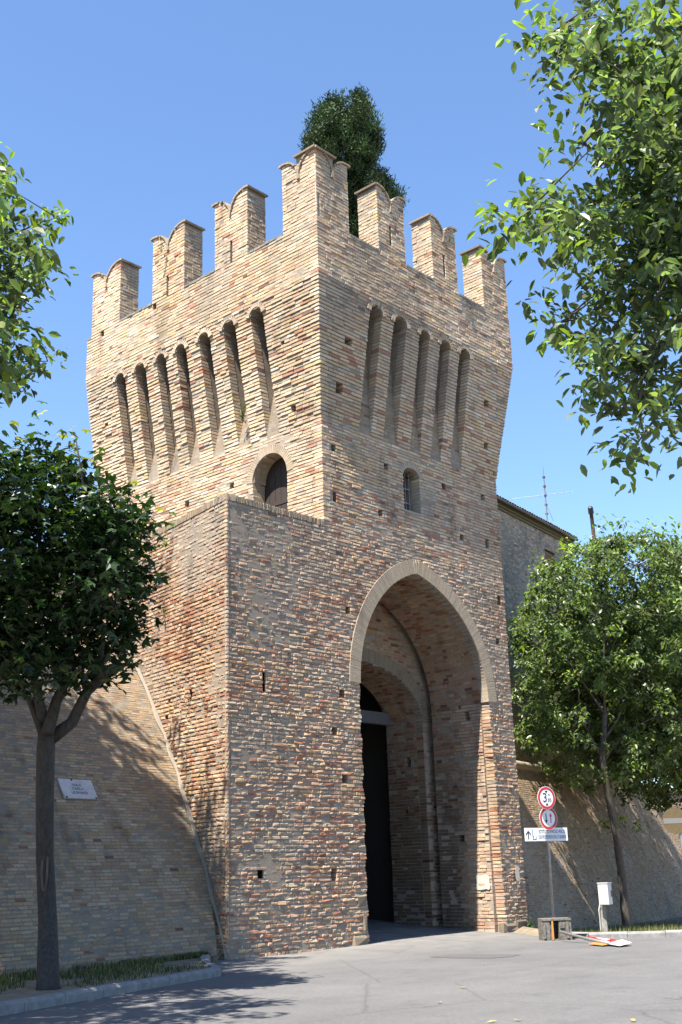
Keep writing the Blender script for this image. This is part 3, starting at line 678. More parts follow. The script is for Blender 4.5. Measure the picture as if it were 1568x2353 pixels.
pt = MB(); c0 = at(1098, 2194, 27.0); c0 = CAM+(c0-CAM)*((CAM[2]-.03)/(CAM[2]-c0[2]))
pt.poly([(lambda q: np.array([q[0], q[1], rz(q[0], q[1])+.006]))(c0+np.array([math.cos(t)*.62+math.sin(t)*.35, math.sin(t)*.5-math.cos(t)*.62, 0])*(1+.12*math.sin(3*t)+.06*math.sin(7*t))) for t in np.linspace(0, 2*math.pi, 33)[:-1]], [list(range(32))])
tag(pt.build('road_patch', simple('dark_asphalt', (.105, .10, .10), .9, 0, 20, .3, .3)), kind='structure')

# ------------------------------------------------------------------ left scarp wall with street plate
lw = thing('scarp_wall', 'sloping tan brick scarp wall in tree shade with a white street plate', 'wall', (-3.57, 0, 0))
A4 = R(4); UL = np.array([math.cos(A4), math.sin(A4), 0]); NLW = np.array([math.sin(A4), -math.cos(A4), 0.]); LW0 = np.array([-3.57, 0, 0.])
prof = lambda z: -(.42*z+.03*z*z)
def scarp_z(z0, z1, ch, pf):
    e = [z0]
    while e[-1] < z1: s_ = (pf(e[-1]+.01)-pf(e[-1]))/.01; e.append(e[-1]+ch/math.sqrt(1+s_*s_))
    return np.array(e)
m = MB()
brick_wall(m, LW0, UL, NLW, scarp_z(-.1, 9.2, .083, prof), lambda z: [(-17.5, min(3.3, -.3+.42*z*.62+.05*z))], prof, pal_scarp, tilt=True, blen=(.235, .27), gv=.012, gh=.017, rough=.003, rec=(.001, .007), ch=.004, jit=.003, warp=.006, seed=51, mort=np.array([0.165, 0.146, 0.12]))
m.build('brick_face', M_scarp, lw)
m = MB(); zt = 9.25; m.tube([LW0+UL*u+NLW*(prof(zt)+.05)+Z*zt for u in np.linspace(-17.5, 3.5, 22)], .16, 10, (0.277, 0.244, 0.191))
m.bx(-22, 1.0, 6.7, 7.2, 9.2, 10.2, (0.277, 0.231, 0.172)); m.build('cordon', M_stone, lw)
# cement fillet where the scarp meets the buttress
m = MB()
Vb = []
for z in np.linspace(.0, 8.2, 60):
    y = .42*z+.03*z*z; p = BO+BD*(y/BD[1])+Z*z+BN*.02; n_ = np.array([NLW[0], NLW[1], .42+.06*z]); n_ /= np.linalg.norm(n_)
    w_ = .03+.09*float(vnoise(z*2.1, 3., 9))
    Vb += [p-UL*w_+n_*.004+Y*math.tan(A4)*0, p-UL*w_*.8+n_*.022, p+n_*.045]
m.quads(Vb, [[3*i+k, 3*i+k+1, 3*i+k+4, 3*i+k+3] for i in range(59) for k in (0, 1)], (.205, .182, .15)); m.build('mortar_fillet', M_stone, lw)
def on_scarp(x, y):
    d = at(x, y, 1.0)-CAM; p = None
    lo, hi = 15.0, 45.0
    for _ in range(40):
        t = (lo+hi)/2; p = CAM+d*t; q = p-LW0; s_ = q @ NLW - prof(p[2])
        if s_ > 0: lo = t
        else: hi = t
    return p
def plate_frame(x0, y0, x1, y1, f):
    a = f(x0, y0); b = f(x1, y1); return a, b
def text(body, size, mat, parent, origin, ux, uy, name='lettering', align='CENTER', depth=.002):
    cu = bpy.data.curves.new(name, 'FONT'); cu.body = body; cu.size = size; cu.align_x = align; cu.align_y = 'CENTER'; cu.extrude = depth
    to = bpy.data.objects.new(name, cu); link(to); dg = bpy.context.evaluated_depsgraph_get(); dg.update()
    me = bpy.data.meshes.new_from_object(to.evaluated_get(dg)); bpy.data.objects.remove(to)
    uz = np.cross(ux, uy); pw = parent_world(parent) if parent else np.zeros(3)
    Mx = Matrix(((ux[0], uy[0], uz[0], origin[0]-pw[0]), (ux[1], uy[1], uz[1], origin[1]-pw[1]), (ux[2], uy[2], uz[2], origin[2]-pw[2]), (0, 0, 0, 1)))
    me.transform(Mx); me.materials.clear(); me.materials.append(mat); o = link(bpy.data.objects.new(name, me))
    if parent: o.parent = parent
    return o
pc = on_scarp(177, 1816); sl_ = -(.42+.06*pc[2]); UPV = Z+NLW*sl_; UPV /= np.linalg.norm(UPV); PN = np.cross(UL, UPV); PN = PN if PN @ NLW > 0 else -PN
plq = thing('street_plate', 'white marble street name plate on the shaded sloping wall beside the trunk', 'street sign', pc)
m = MB(); m.box(pc+PN*.035, UL*.47, UPV*.26, PN*.018); m.build('plate', M_marble, plq)
for (a, b) in ((-.1, .24), (-.42, -.24), (.42, -.24)): m = MB(); m.box(pc+PN*.058+UL*a+UPV*b, UL*.02, UPV*.02, PN*.008); m.build('bracket', M_rust, plq)
for s_, dy in (('VIALE', .1), ('CARLO', 0.0), ('LEOPARDI', -.11)):
    text(s_, .1, M_black, plq, pc+PN*.054+UPV*dy, UL, UPV)

# ------------------------------------------------------------------ right scarp wall and the house above it
rw = thing('scarp_wall', 'sloping brick scarp wall right of the tower under leafy tree shade', 'wall', RW0)
profr = lambda z: -(.36*z)
m = MB()
brick_wall(m, RW0, UR, NRW, scarp_z(-1.3, 5.62, .09, profr), lambda z: [(.55+.085*z, 44)], profr, lambda u, z: pal_scarp(u, z)*.92, tilt=True, blen=(.22, .32), gv=.012, gh=.018, rough=.004, rec=(.002, .009), ch=.004, warp=.01, seed=61)
m.build('brick_face', M_scarp, rw)
m = MB(); P = [RW0+UR*u+NRW*(profr(5.72)+.02)+Z*5.74 for u in np.linspace(1.05, 44, 45)]
m.tube(P, .17, 12, (0.304, 0.264, 0.198)); m.build('cordon', M_stone, rw, True)
HO = np.array([8.47, 6.0, 0.]); PH = R(8.5); UH = np.array([math.cos(PH), math.sin(PH), 0]); NH = np.array([math.sin(PH), -math.cos(PH), 0.])
def on_house(x, y, n=0.0):
    d = at(x, y, 1.0)-CAM; t = ((HO+NH*n-CAM) @ NH)/(d @ NH); return CAM+d*t
ZE = float(on_house(1230, 1186, .35)[2])-.05; UE = float((on_house(1325, 1232, .35)-HO) @ UH)
house = thing('brick_house', 'shaded brick house with a tiled eave rising behind the right trees', 'house', HO)
m = MB()
wq = on_house(1267, 1307); wu, wz = float((wq-HO) @ UH), float(wq[2])
hw_ = rect_cuts([(wu, wz, 1.2, 1.7)])
brick_wall(m, HO, UH, NH, courses(5.6, ZE-.32, .1), lambda z: [(6.0, UE)], lambda z: 0.0, pal_bldg, hw_, blen=(.22, .32), gv=.010, gh=.018, rough=.003, rec=(.002, .007), seed=71)
c_ = lambda u, n, z: HO+UH*u+NH*n+Z*z
m.prism([c_(0, -.38, 4.9), c_(UE-.02, -.38, 4.9), c_(UE-.02, -6, 4.9), c_(0, -6, 4.9)], Z*(ZE-5.0), (.2, .172, .139)); m.prism([c_(UE-.01, -.4, 4.9), c_(UE+7, -.4, 4.9), c_(UE+7, -6, 4.9), c_(UE-.01, -6, 4.9)], Z*(ZE-6.7), (.2, .172, .139))
m.build('wall', M_brick, house)
m = MB()
for z0, z1, n in ((-.32, -.2, .07), (-.198, -.1, .14), (-.098, -.02, .22)): m.prism([c_(0, n, ZE+z0), c_(UE+.07, n, ZE+z0), c_(UE+.07, -.3, ZE+z0), c_(0, -.3, ZE+z0)], Z*(z1-z0), np.array([.16, .135, .085])*rnd.uniform(.9, 1.1))
m.build('cornice', M_stone, house)
m = MB(); P = [c_(u, .33, ZE-.02) for u in np.linspace(0, UE+.1, 12)]; m.tube(P, .075, 10, (.2, .2, .2)); m.build('gutter', simple('weathered_gutter', (.12, .12, .10), .6, .2, 8, .2), house, True)
m = MB(); nrow = 9
for k in range(int((UE-5)/.255)):
    u = 5+k*.255
    for j in range(nrow):
        n0 = .40-j*.42; z0 = ZE+.04+j*.145; n1 = n0-.46; z1 = z0+.15
        V = []
        for t in np.linspace(0, math.pi, 6):
            du = .125*math.cos(t); dz = .06*math.sin(t)
            V += [c_(u+.125+du, n0+rnd.gauss(0, .01), z0+dz), c_(u+.125+du*.88, n1, z1+dz*.9)]
        m.quads(V, [[2*i, 2*i+1, 2*i+3, 2*i+2] for i in range(5)], (.5, .5, .5))
m.prism([c_(0, .34, ZE+.01), c_(UE+.15, .34, ZE+.01), c_(UE+.15, -3.6, ZE+1.35), c_(0, -3.6, ZE+1.35)], Z*.02)
m.build('roof', M_tile, house)
h = 1.7; u = wu; z = wz
m = MB(); m.prism([c_(u-.6, -.12, z-h/2), c_(u+.6, -.12, z-h/2), c_(u+.6, -.12, z+h/2), c_(u-.6, -.12, z+h/2)], -NH*.05)
for k in range(16): m.box(c_(u, -.11, z-h/2+.06+k*(h-.1)/16), UH*.56, Z*.012+NH*.02, NH*.008)
w = m.build('window', M_shut, house)
s_ = MB(); s_.prism([c_(u-.7, .03, z-h/2-.08), c_(u+.7, .03, z-h/2-.08), c_(u+.7, -.2, z-h/2-.08), c_(u-.7, -.2, z-h/2-.08)], Z*.07, (.264, .238, .198)); s_.build('sill', M_stone, w)
fl = MB(); b0 = c_(UE+1.5, -1.4, ZE); b1 = at(1363, 1215, dep_of(b0)); t1 = at(1357, 1164, dep_of(b0))
fl.tube([np.array([b1[0], b1[1], ZE-2.5]), b1, b1*.3+t1*.7], .1, 10); fl.build('flue_pipe', M_rust, house)
cw = MB(); cw.tube([b1*.32+t1*.68, b1*.05+t1*.95+UH*-.03, t1+UH*-.06], [.15, .14, .06], 10); cw.build('flue_cowl', M_black, house)
# antenna on the roof
ab = on_house(1258, 1196, -.5); da = dep_of(ab); p0 = at(1258, 1196, da); p1 = at(1248, 1072, da)
ant = thing('tv_antenna', 'thin roof television antenna mast with long boom above the tiled eave', 'antenna', p0)
m = MB(); m.tube([p0-Z*.35, p0*.5+p1*.5, p1], [.035, .028, .012], 8); m.build('mast', M_steel, ant)
m = MB()
q0, q1 = at(1178, 1146, da), at(1318, 1129, da); m.tube([q0, q1], .010, 6)
m.build('boom', M_alu, ant)
m = MB()
dirb = (q1-q0)/np.linalg.norm(q1-q0); els = np.cross(dirb, np.array([-.6, .75, .28])); els /= np.linalg.norm(els)
for k in range(7):
    c = q0+(q1-q0)*(.35+.1*k); m.tube([c-els*.22, c+els*.22], .006, 5)
for k in range(8):
    c = at(1249+k*1.3, 1112+k*9.5, da); w = .35+.05*k; h_ = np.array([.62, -.78, .05]); m.tube([c-h_*w*.6, c+h_*w*.6], .007, 5)
q = q1; m.tube([q-Z*.12, q+Z*.14], .008, 5); m.tube([q-els*.14, q+els*.14], .008, 5)
m.build('element', M_alu, ant)
for k in range(5):
    m = MB(); c = p0+(p1-p0)*(.12+.17*k); m.box(c, np.array([.05, 0, 0]), np.array([0, .05, 0]), Z*.05); m.build('clamp', M_rust, ant)
m = MB(); m.tube([p0+(p1-p0)*.3, at(1272, 1197, da)], .008, 5); m.build('stay_wire', M_black, ant)

# ------------------------------------------------------------------ street furniture
def disc(m, c, n, r, t, sides=40, col=(.5, .5, .5), r0=0.0):
    n = np.asarray(n, float)/np.linalg.norm(n); a = np.cross(n, Z); a /= np.linalg.norm(a); b = np.cross(a, n)
    P = [c+(a*math.cos(k*2*math.pi/sides)+b*math.sin(k*2*math.pi/sides))*r for k in range(sides)]
    if r0 == 0: m.prism(P, n*t, col)
    else:
        I = [c+(p-c)*(r0/r) for p in P]; V = P+I+[p+n*t for p in P]+[p+n*t for p in I]; s = sides
        Q = []
        for k in range(s):
            l = (k+1) % s; Q += [[2*s+k, 2*s+l, 3*s+l, 3*s+k], [k, l, 2*s+l, 2*s+k], [s+k, 3*s+k, 3*s+l, s+l]]
        m.quads(V, Q, col)
SB = np.array([4.72, -3.42, 0.]); SU = np.array([.95, -.31, 0]); SU /= np.linalg.norm(SU); SN = np.array([-.31, -.95, 0]); SN /= np.linalg.norm(SN)
ds = dep_of(SB+Z*2)
def sp(x, y): return at(x, y, ds-.05)
post = thing('road_sign', 'grey road sign post with two round red signs and a white direction board', 'road sign', SB)
pb, ptop = at(1273, 2130, ds), at(1252, 1812, ds)
m = MB(); m.tube([pb-Z*.3, (pb+ptop)/2, ptop-Z*.05], .033, 12); m.build('pole', M_steel, post, True)
c1, c2 = sp(1253, 1834)+SN*.05, sp(1257.5, 1880.5)+SN*.05
for c, kind in ((c1, 'height'), (c2, 'priority')):
    rr = .292
    m = MB(); disc(m, c, SN, rr, .006); sg = m.build('round_sign', M_white, post)
    m = MB(); disc(m, c+SN*.0065, SN, rr-.012, .003, r0=rr*.74); m.build('red_border', M_red, sg)
    f0 = c+SN*.009
    if kind == 'height':
        text('3', .33, M_black, sg, f0-SU*.055, SU, Z); text('m', .085, M_black, sg, f0+SU*.085+Z*.085, SU, Z); text('30', .13, M_black, sg, f0+SU*.09-Z*.055, SU, Z)
        for s_ in (1, -1):
            m = MB(); q = f0+Z*s_*.165; m.prism([q-SU*.05+Z*s_*.02, q+SU*.05+Z*s_*.02, q-Z*s_*.045], SN*.002); m.build('arrow_mark', M_black, sg)
    else:
        for s_, uu, mt in ((-1, -.075, M_black), (1, .075, M_red)):
            m = MB(); q = f0+SU*uu; m.box(q-Z*s_*.03, SU*.014, Z*.09, SN*.001); m.prism([q+SU*.045+Z*s_*.045, q-SU*.045+Z*s_*.045, q+Z*s_*.135], SN*.002); m.build('arrow_mark', mt, sg)
bl, br = at(1203.5, 1916, ds-.03), at(1304.5, 1919, ds-.03); cbd = at(1254, 1917.3, ds-.06)
m = MB(); BW = .70; m.box(cbd+SN*.03, SU*BW, Z*.165, SN*.008); bd = m.build('direction_board', M_white, post)
f0 = cbd+SN*.040
text('ISTITUTO PAOLO RICCI', .125, M_blue, bd, f0+SU*.19+Z*.065, SU*.66, Z); text('CENTRO RESIDENZIALE E DIURNO', .125, M_blue, bd, f0+SU*.19-Z*.07, SU*.47, Z)
m = MB(); q = f0-SU*.59; m.box(q-Z*.02, SU*.014, Z*.10, SN*.001)
for s_ in (-1, 1): m.prism([q+Z*.10, q+Z*.06, q+SU*s_*.08-Z*.03, q+SU*s_*.08+Z*.015], SN*.0015)
m.build('arrow_mark', M_black, bd)
m = MB(); q = f0-SU*.40; m.box(q-SU*.05+Z*.0, SU*.008, Z*.13, SN*.001); m.box(q-Z*.12, SU*.05, Z*.009, SN*.001); m.box(q+SU*.055-Z*.09, SU*.008, Z*.04, SN*.001); m.build('emblem', M_blue, bd)
m = MB(); m.box(q-SU*.03-Z*.05, SU*.012+Z*-.03, SU*.006+Z*.004, SN*.0015); m.build('emblem', M_red, bd)
# concrete block with recesses round the post
blk = thing('concrete_block', 'weathered square concrete block with dark recesses at the sign post foot', 'concrete block', (SB[0]-.12, SB[1]-.25, 0))
bc = CAM+(at(1282, 2162, 1)-CAM)*(CAM[2]/(CAM[2]-at(1282, 2162, 1)[2])); 
ua = np.array([.70, -.715, 0]); na = np.array([-.715, -.70, 0])
m = MB(); W_, H_, D_ = .37, .53, .5
def bb(u0, u1, z0, z1, n0, n1, col=(.5, .5, .5)): m.box(bc+ua*(u0+u1)/2+Z*(z0+z1)/2-na*(n0+n1)/2, ua*(u1-u0)/2, Z*(z1-z0)/2, na*(n1-n0)/2, col)
bb(-W_, W_, H_-.05, H_, -.02, D_); bb(-W_, W_, 0, .04, 0, D_); bb(-W_, -W_+.2, .041, H_-.051, .0, D_); bb(-.15, -.10, .041, H_-.051, .03, D_); bb(.06, W_, .041, H_-.051, .0, D_); bb(-W_+.2, .06, .041, H_-.051, .34, D_-.01)
bb(-W_+.03, -W_+.09, .06, .42, -.03, -.001); bb(.24, .30, .06, .45, -.03, -.001); bb(.08, .2, .30, .44, -.03, -.001)
m.build('body', simple('old_concrete', (.17, .155, .135), .95, 0, 14, .55, .6), blk)
m = MB(); bb(-.125, -.085, .03, .47, -.02, .029); m.build('strap', M_orange, blk)
# fallen sign lying on the road
fb = CAM+(at(1350, 2166, 1)-CAM)*((CAM[2]-.05)/(CAM[2]-at(1350, 2166, 1)[2]))
fs = thing('fallen_sign', 'knocked over road sign with red and white triangle lying on the asphalt', 'fallen sign', (fb[0], fb[1], .02))
gp = lambda x, y, z=.05: CAM+(at(x, y, 1)-CAM)*((CAM[2]-z)/(CAM[2]-at(x, y, 1)[2]))
m = MB(); m.tube([gp(1287, 2141, .24), gp(1352, 2158, .10), gp(1402, 2168, .06)], .035, 10); m.build('pole', M_steel, fs, True)
m = MB(); T3 = [gp(1350, 2152, .14), gp(1417, 2160, .12), gp(1398, 2166, .07), ]
m.prism(T3, Z*.012); tr = m.build('triangle_sign', M_red, fs)
m = MB(); cc = sum(T3)/3; m.prism([cc+(p-cc)*.5+Z*.0125 for p in T3], Z*.003); m.build('sign_face', M_white, tr)
m = MB(); m.prism([gp(1352, 2169, .03), gp(1382, 2164, .05), gp(1408, 2169, .04), gp(1385, 2173, .02)], Z*.012); m.build('disc_back', M_orange, fs)
m = MB(); m.prism([gp(1398, 2169, .05), gp(1430, 2160, .10), gp(1452, 2167, .06), gp(1425, 2174, .025)], Z*.012); m.build('plate', M_white, fs)
# electricity box on a post
eb = gp(1388, 2139, -.16); de = dep_of(eb)
el = thing('meter_box', 'pale grey electric box on a short concrete post against the dark wall', 'electric box', eb)
up = lambda x, y: at(x, y, de)
m = MB(); q = up(1386.5, 2082); m.box((eb+q)/2-Z*.05, np.array([.055, -.06, 0]), np.array([.055, .05, 0]), Z*((q[2]-eb[2])/2+.06)); m.build('post', M_conc, el)
m = MB(); cb2 = up(1391, 2054); bu_ = np.array([.13, -.99, 0]); bn_ = np.array([-.99, -.13, 0])
m.box(cb2, bu_*.16, Z*.31, bn_*.15); ebx = m.build('box', M_box, el)
m = MB(); m.box(cb2+bn_*.152, bu_*.14, Z*.28, bn_*.006); m.build('door', M_box, ebx)
m = MB(); m.box(cb2+Z*.322, bu_*.175, Z*.012, bn_*.17); m.build('lid', M_box, ebx)
m = MB(); m.box(cb2+bu_*.168-bn_*.1, bu_*.01, Z*.09, bn_*.03); m.build('latch', M_rust, ebx)
m = MB(); m.tube([up(1379, 2078), up(1376.5, 2092), up(1379, 2110), up(1381, 2138)], .02, 8); m.build('conduit', M_white, el)
# weathered no entry sign at the right edge
nq = np.array([4.35, -7.1, 0.]); dn = dep_of(nq+Z*2.7); nc = at(1552, 1886, dn); NB = np.array([nc[0]+.12, nc[1]-.05, 0])
ne = thing('no_entry_sign', 'faded yellowed round sign with pale bar on a post at the road edge', 'road sign', NB)
NNs = np.array([-.72, -.69, 0]); NU = np.array([.69, -.72, 0])
m = MB(); pp = at(1563, 1900, dn); m.tube([np.array([pp[0]+.02, pp[1], -.1]), pp, pp+Z*.2], .036, 12); m.build('pole', M_steel, ne, True)
m = MB(); disc(m, nc, NNs, .31, .008); dd = m.build('disc', M_yel, ne)
m = MB(); m.box(nc+NNs*.010, NU*.29, Z*.062, NNs*.002); m.build('bar', M_pale, dd)
# torn posters on the right pier
def poster(p, u, n, w, h, label):
    m = MB(); V = [p+u*max(-1, min(1, 1.35*math.cos(t)))*w*rnd.uniform(.84, 1.03)+Z*max(-1, min(1, 1.35*math.sin(t)))*h*rnd.uniform(.84, 1.03) for t in np.linspace(.0, 2*math.pi, 21)[:-1]]
    m.prism([v-n*.0 for v in V], n*.006); tag(m.build('torn_poster', M_paper), label, 'poster', 'torn posters on the archway pier')
poster(np.array([7.13, .62, 1.40]), Y, -X, .26, .22, 'torn white poster on the sunlit jamb inside the archway edge')
poster(np.array([7.98, -.042, 1.62]), X, -Y, .11, .22, 'narrow torn white poster on the front of the pier beside the jamb')

# ------------------------------------------------------------------ plants
def leaf_quads(mb, c, s, col, droop=.5, kind='oval', face=None):
    """c: (N,3) leaf bases; s sizes; random, drooping orientation"""
    N = len(c); th = rng.uniform(0, 2*math.pi, N)
    d = np.stack([np.cos(th), np.sin(th), rng.normal(-droop, .35, N)], axis=1)
    d /= np.linalg.norm(d, axis=1)[:, None]
    up = np.stack([rng.normal(0, .45, N), rng.normal(0, .45, N), np.ones(N)], axis=1)
    a = np.cross(d, up); a /= np.linalg.norm(a, axis=1)[:, None]+1e-9; n = np.cross(a, d)
    s = s[:, None]
    if kind == 'oval':
        w = rng.uniform(.19, .27, (N, 1)); cv = rng.uniform(.02, .2, (N, 1))
        V = np.stack([c, c+d*s*.24+a*s*w*.85+n*s*.05, c+d*s*.6+a*s*w*.95+n*s*.03, c+d*s-n*s*cv, c+d*s*.6-a*s*w*.95+n*s*.03, c+d*s*.24-a*s*w*.85+n*s*.05, c+d*s*.44-n*s*.04], axis=1).reshape(-1, 3)
        Q = np.array([[0, 1, 2, 6], [6, 2, 3, 4], [0, 6, 4, 5]]); k = 7
    elif kind == 'maple':
        L = [c]
        for ang, r, w in ((0, 1.0, .26), (1.0, .85, .22), (-1.0, .85, .22)):
            e = d*math.cos(ang)+a*math.sin(ang); f = -d*math.sin(ang)+a*math.cos(ang)
            L += [c+e*s*r*.45+f*s*w+n*s*.03, c+e*s*r-n*s*.1, c+e*s*r*.45-f*s*w+n*s*.03]
        V = np.stack(L, axis=1).reshape(-1, 3); Q = np.array([[0, 1, 2, 3], [0, 4, 5, 6], [0, 7, 8, 9]]); k = 10
    else:
        V = np.stack([c-a*s*.16, c+a*s*.16, c+d*s+a*s*.05, c+d*s-a*s*.05], axis=1).reshape(-1, 3); Q = np.array([[0, 1, 2, 3]]); k = 4
    Q = (Q[None]+(np.arange(N)*k)[:, None, None]).reshape(-1, 4)
    mb.quads(V, Q, np.repeat(col, len(Q)//N, axis=0))
def leaf_cols(N, base, young=.08, ycol=(.16, .22, .03), var=.3):
    c = .8*np.array(base)[None]*np.exp(rng.normal(0, var, (N, 1)))*rng.uniform(.9, 1.1, (N, 3))
    y = rng.random(N) < young; c[y] = np.array(ycol)*rng.uniform(.7, 1.2, (y.sum(), 1)); return c
def cluster_cloud(E, dep, dz, n, per, rad, flat=.7, spray=0):
    """E: ellipses (cx,cy,rx,ry,weight) in the photo's layout at depth dep; returns cluster centres and leaf bases"""
    w = np.array([e[4] if len(e) > 4 else e[2]*e[3] for e in E], float); w /= w.sum()
    ctr = []
    for i in rng.choice(len(E), n, p=w):
        cx, cy, rx, ry = E[i][:4]; th = rng.uniform(0, 2*math.pi); r = math.sqrt(rng.random())
        lim = math.sqrt(max(0.05, 1-r*r))
        ctr.append(at(cx+rx*r*math.cos(th), cy+ry*r*math.sin(th), dep+rng.uniform(-1, 1)*dz*lim))
    ctr = np.array(ctr); k = np.repeat(np.arange(n), per)
    if spray:
        d = rng.normal(0, 1, (n, 3))*np.array([1, 1, .45]); d /= np.linalg.norm(d, axis=1)[:, None]; t = rng.uniform(-1, 1, n*per)
        L = ctr[k]+d[k]*(t*spray)[:, None]-Z[None]*(t*t*spray*.35)[:, None]+np.clip(rng.normal(0, 1, (n*per, 3)), -1.8, 1.8)*rad
    else: L = ctr[k]+np.clip(rng.normal(0, 1, (n*per, 3)), -1.7, 1.7)*np.array([rad, rad, rad*flat])
    return ctr, L, k
def limb(m, a, b, r0, r1, bend=.15, n=6, sides=7):
    a = np.asarray(a, float); b = np.asarray(b, float); L = np.linalg.norm(b-a); o = rng.normal(0, bend*L*.4, 3); o[2] += bend*L*.3
    m.tube([a+(b-a)*t+o*math.sin(t*math.pi) for t in np.linspace(0, 1, n)], np.linspace(r0, r1, n), sides, (.5, .5, .5), .06)

# dark maple in front of the left wall
mb0 = gp(112, 2272, .13); dm = dep_of(mb0+Z*4)-.1
maple = thing('maple_tree', 'dark green maple with a forked trunk in front of the left wall', 'tree', mb0)
m = MB(); mp_ = lambda x, y, dd=0.0: at(x, y, dm+dd)
m.tube([mb0-Z*.15, mb0+Z*.06, mp_(109, 2120), mp_(103, 1960), mp_(103, 1830), mp_(106, 1720), mp_(108, 1680)], [.24, .185, .155, .148, .145, .155, .15], 12, (.5, .5, .5), .07)
for pts, rr in (([(108, 1685), (95, 1630), (80, 1570), (75, 1500), (60, 1420)], (.11, .09, .07, .05, .03)), ([(109, 1685), (130, 1610), (160, 1550), (165, 1480), (190, 1380)], (.11, .095, .075, .06, .03)),
                ([(112, 1700), (165, 1660), (200, 1590), (235, 1555), (258, 1540)], (.12, .10, .09, .085, .10)), ([(235, 1556), (232, 1510), (240, 1440)], (.07, .05, .03)), ([(104, 1700), (70, 1610), (40, 1585)], (.08, .06, .03)),
                ([(160, 1550), (120, 1400), (90, 1250), (84, 1060)], (.06, .045, .03, .012)), ([(165, 1480), (230, 1300), (190, 1100), (175, 1010)], (.055, .04, .02, .01)), ([(75, 1500), (20, 1300), (0, 1150)], (.05, .035, .02)),
                ([(190, 1380), (270, 1280), (340, 1200)], (.035, .025, .01))):
    m.tube([mp_(x, y, rnd.uniform(-.25, .25)) for x, y in pts], rr, 8, (.5, .5, .5), .08)
m.build('trunk', M_bark, maple, True)
m = MB(); wc = mp_(103, 1995, -.165); t_ = np.linspace(0, 2*math.pi, 19)
m.tube([wc+_r*.045*math.cos(t)+Z*.36*math.sin(t)-_fw*.02*abs(math.cos(t))*0 for t in t_], .018, 6, (.5, .5, .5), .2, False); m.build('bark_wound', M_bark2, maple)
E = [(80, 1260, 165, 215), (200, 1330, 120, 185), (-60, 1300, 190, 240), (270, 1240, 65, 70), (285, 1350, 45, 85), (60, 1100, 140, 85), (240, 1160, 60, 50), (310, 1215, 32, 35), (190, 1480, 120, 65), (40, 1480, 130, 65), (-150, 1400, 150, 180), (285, 1450, 35, 50), (60, 1535, 95, 30), (225, 1530, 60, 28), (150, 1550, 30, 20)]
ctr, Lf, k = cluster_cloud(E, dm, 1.9, 470, 24, .18, spray=.28)
sh = [(84, 955, .12, 5), (83, 985, .1, 5), (170, 1000, .14, 10), (178, 1040, .16, 14), (150, 1060, .2, 14), (185, 1090, .18, 14), (195, 1065, .1, 5), (30, 1035, .3, 20), (225, 1140, .3, 20), (355, 1195, .2, 12), (350, 1240, .2, 12)]
ex = np.vstack([mp_(x, y)+rng.normal(0, r_, (n_, 3)) for x, y, r_, n_ in sh])
cr = MB(); leaf_quads(cr, Lf, rng.uniform(.10, .20, len(Lf)), leaf_cols(len(Lf), (.021, .045, .016), .02, (.08, .13, .02)), .45, 'maple')
yc = leaf_cols(len(ex), (.07, .12, .02), .3, (.28, .27, .03)); leaf_quads(cr, ex, rng.uniform(.10, .17, len(ex)), yc, .3, 'maple')
cr.build('crown', M_maple, maple)

# box elder type trees
def tree_leafy(name, label, base, E, dep, dz, n, per, rad, size, col, young, trunk, limbs, group, tips=(), cat='tree', mat=None, spray=.4, extra=()):
    t = thing(name, label, cat, base, group)
    m = MB(); m.tube(trunk[0], trunk[1], 10, (.5, .5, .5), .06)
    ctr, Lf, k = cluster_cloud(E, dep, dz, n, per, rad, spray=spray)
    cr = MB(); cols = leaf_cols(len(Lf), col, young)
    tone = np.exp(rng.normal(0, .28, (n, 1)))[k]; leaf_quads(cr, Lf, rng.uniform(size*.65, size*1.25, len(Lf)), cols*tone, .6)
    for a, b, r0, r1 in limbs: limb(m, a, b, r0, r1)
    for ec, er, en in extra:  # added crown masses, placed for the shade they cast
        v = rng.normal(0, 1, (en, 3)); v *= (rng.random((en, 1))**.4)/np.linalg.norm(v, axis=1)[:, None]; q = np.array(ec)+v*er
        kk = np.repeat(np.arange(en), per); d = rng.normal(0, 1, (en, 3))*np.array([1, 1, .45]); d /= np.linalg.norm(d, axis=1)[:, None]; t_ = rng.uniform(-1, 1, en*per)
        L2 = q[kk]+d[kk]*(t_*spray)[:, None]-Z[None]*(t_*t_*spray*.35)[:, None]+np.clip(rng.normal(0, 1, (en*per, 3)), -1.8, 1.8)*rad
        leaf_quads(cr, L2, rng.uniform(size*.65, size*1.25, len(L2)), leaf_cols(len(L2), col, young)*np.exp(rng.normal(0, .28, (en, 1)))[kk], .6)
        for i in range(0, en, 12): limb(m, trunk[0][-1], q[i], .05, .01, .1, 5, 5)
    src = np.array([l[1] for l in limbs]+[np.asarray(l[0])*.5+np.asarray(l[1])*.5 for l in limbs]) if limbs else np.array([trunk[0][-1]])
    for i in rng.choice(n, min(n, 150), replace=False):
        j = np.argmin(((src-ctr[i])**2).sum(axis=1)); limb(m, src[j], ctr[i], .014, .004, .12, 4, 5)
    for x, y, r_, c_n in tips:
        p = at(x, y, dep); q = p+rng.normal(0, r_, (c_n, 3)); leaf_quads(cr, q, rng.uniform(size*.7, size*1.3, c_n), leaf_cols(c_n, (.11, .17, .03), .5, (.22, .30, .045)), .55)
    m.build('trunk', M_bark2, t, True); cr.build('crown', mat or M_leaf, t)
    return t
dr_ = 44.5; rb = np.array(at(1441, 2133, dr_))
G1 = 'leafy trees along the right wall'
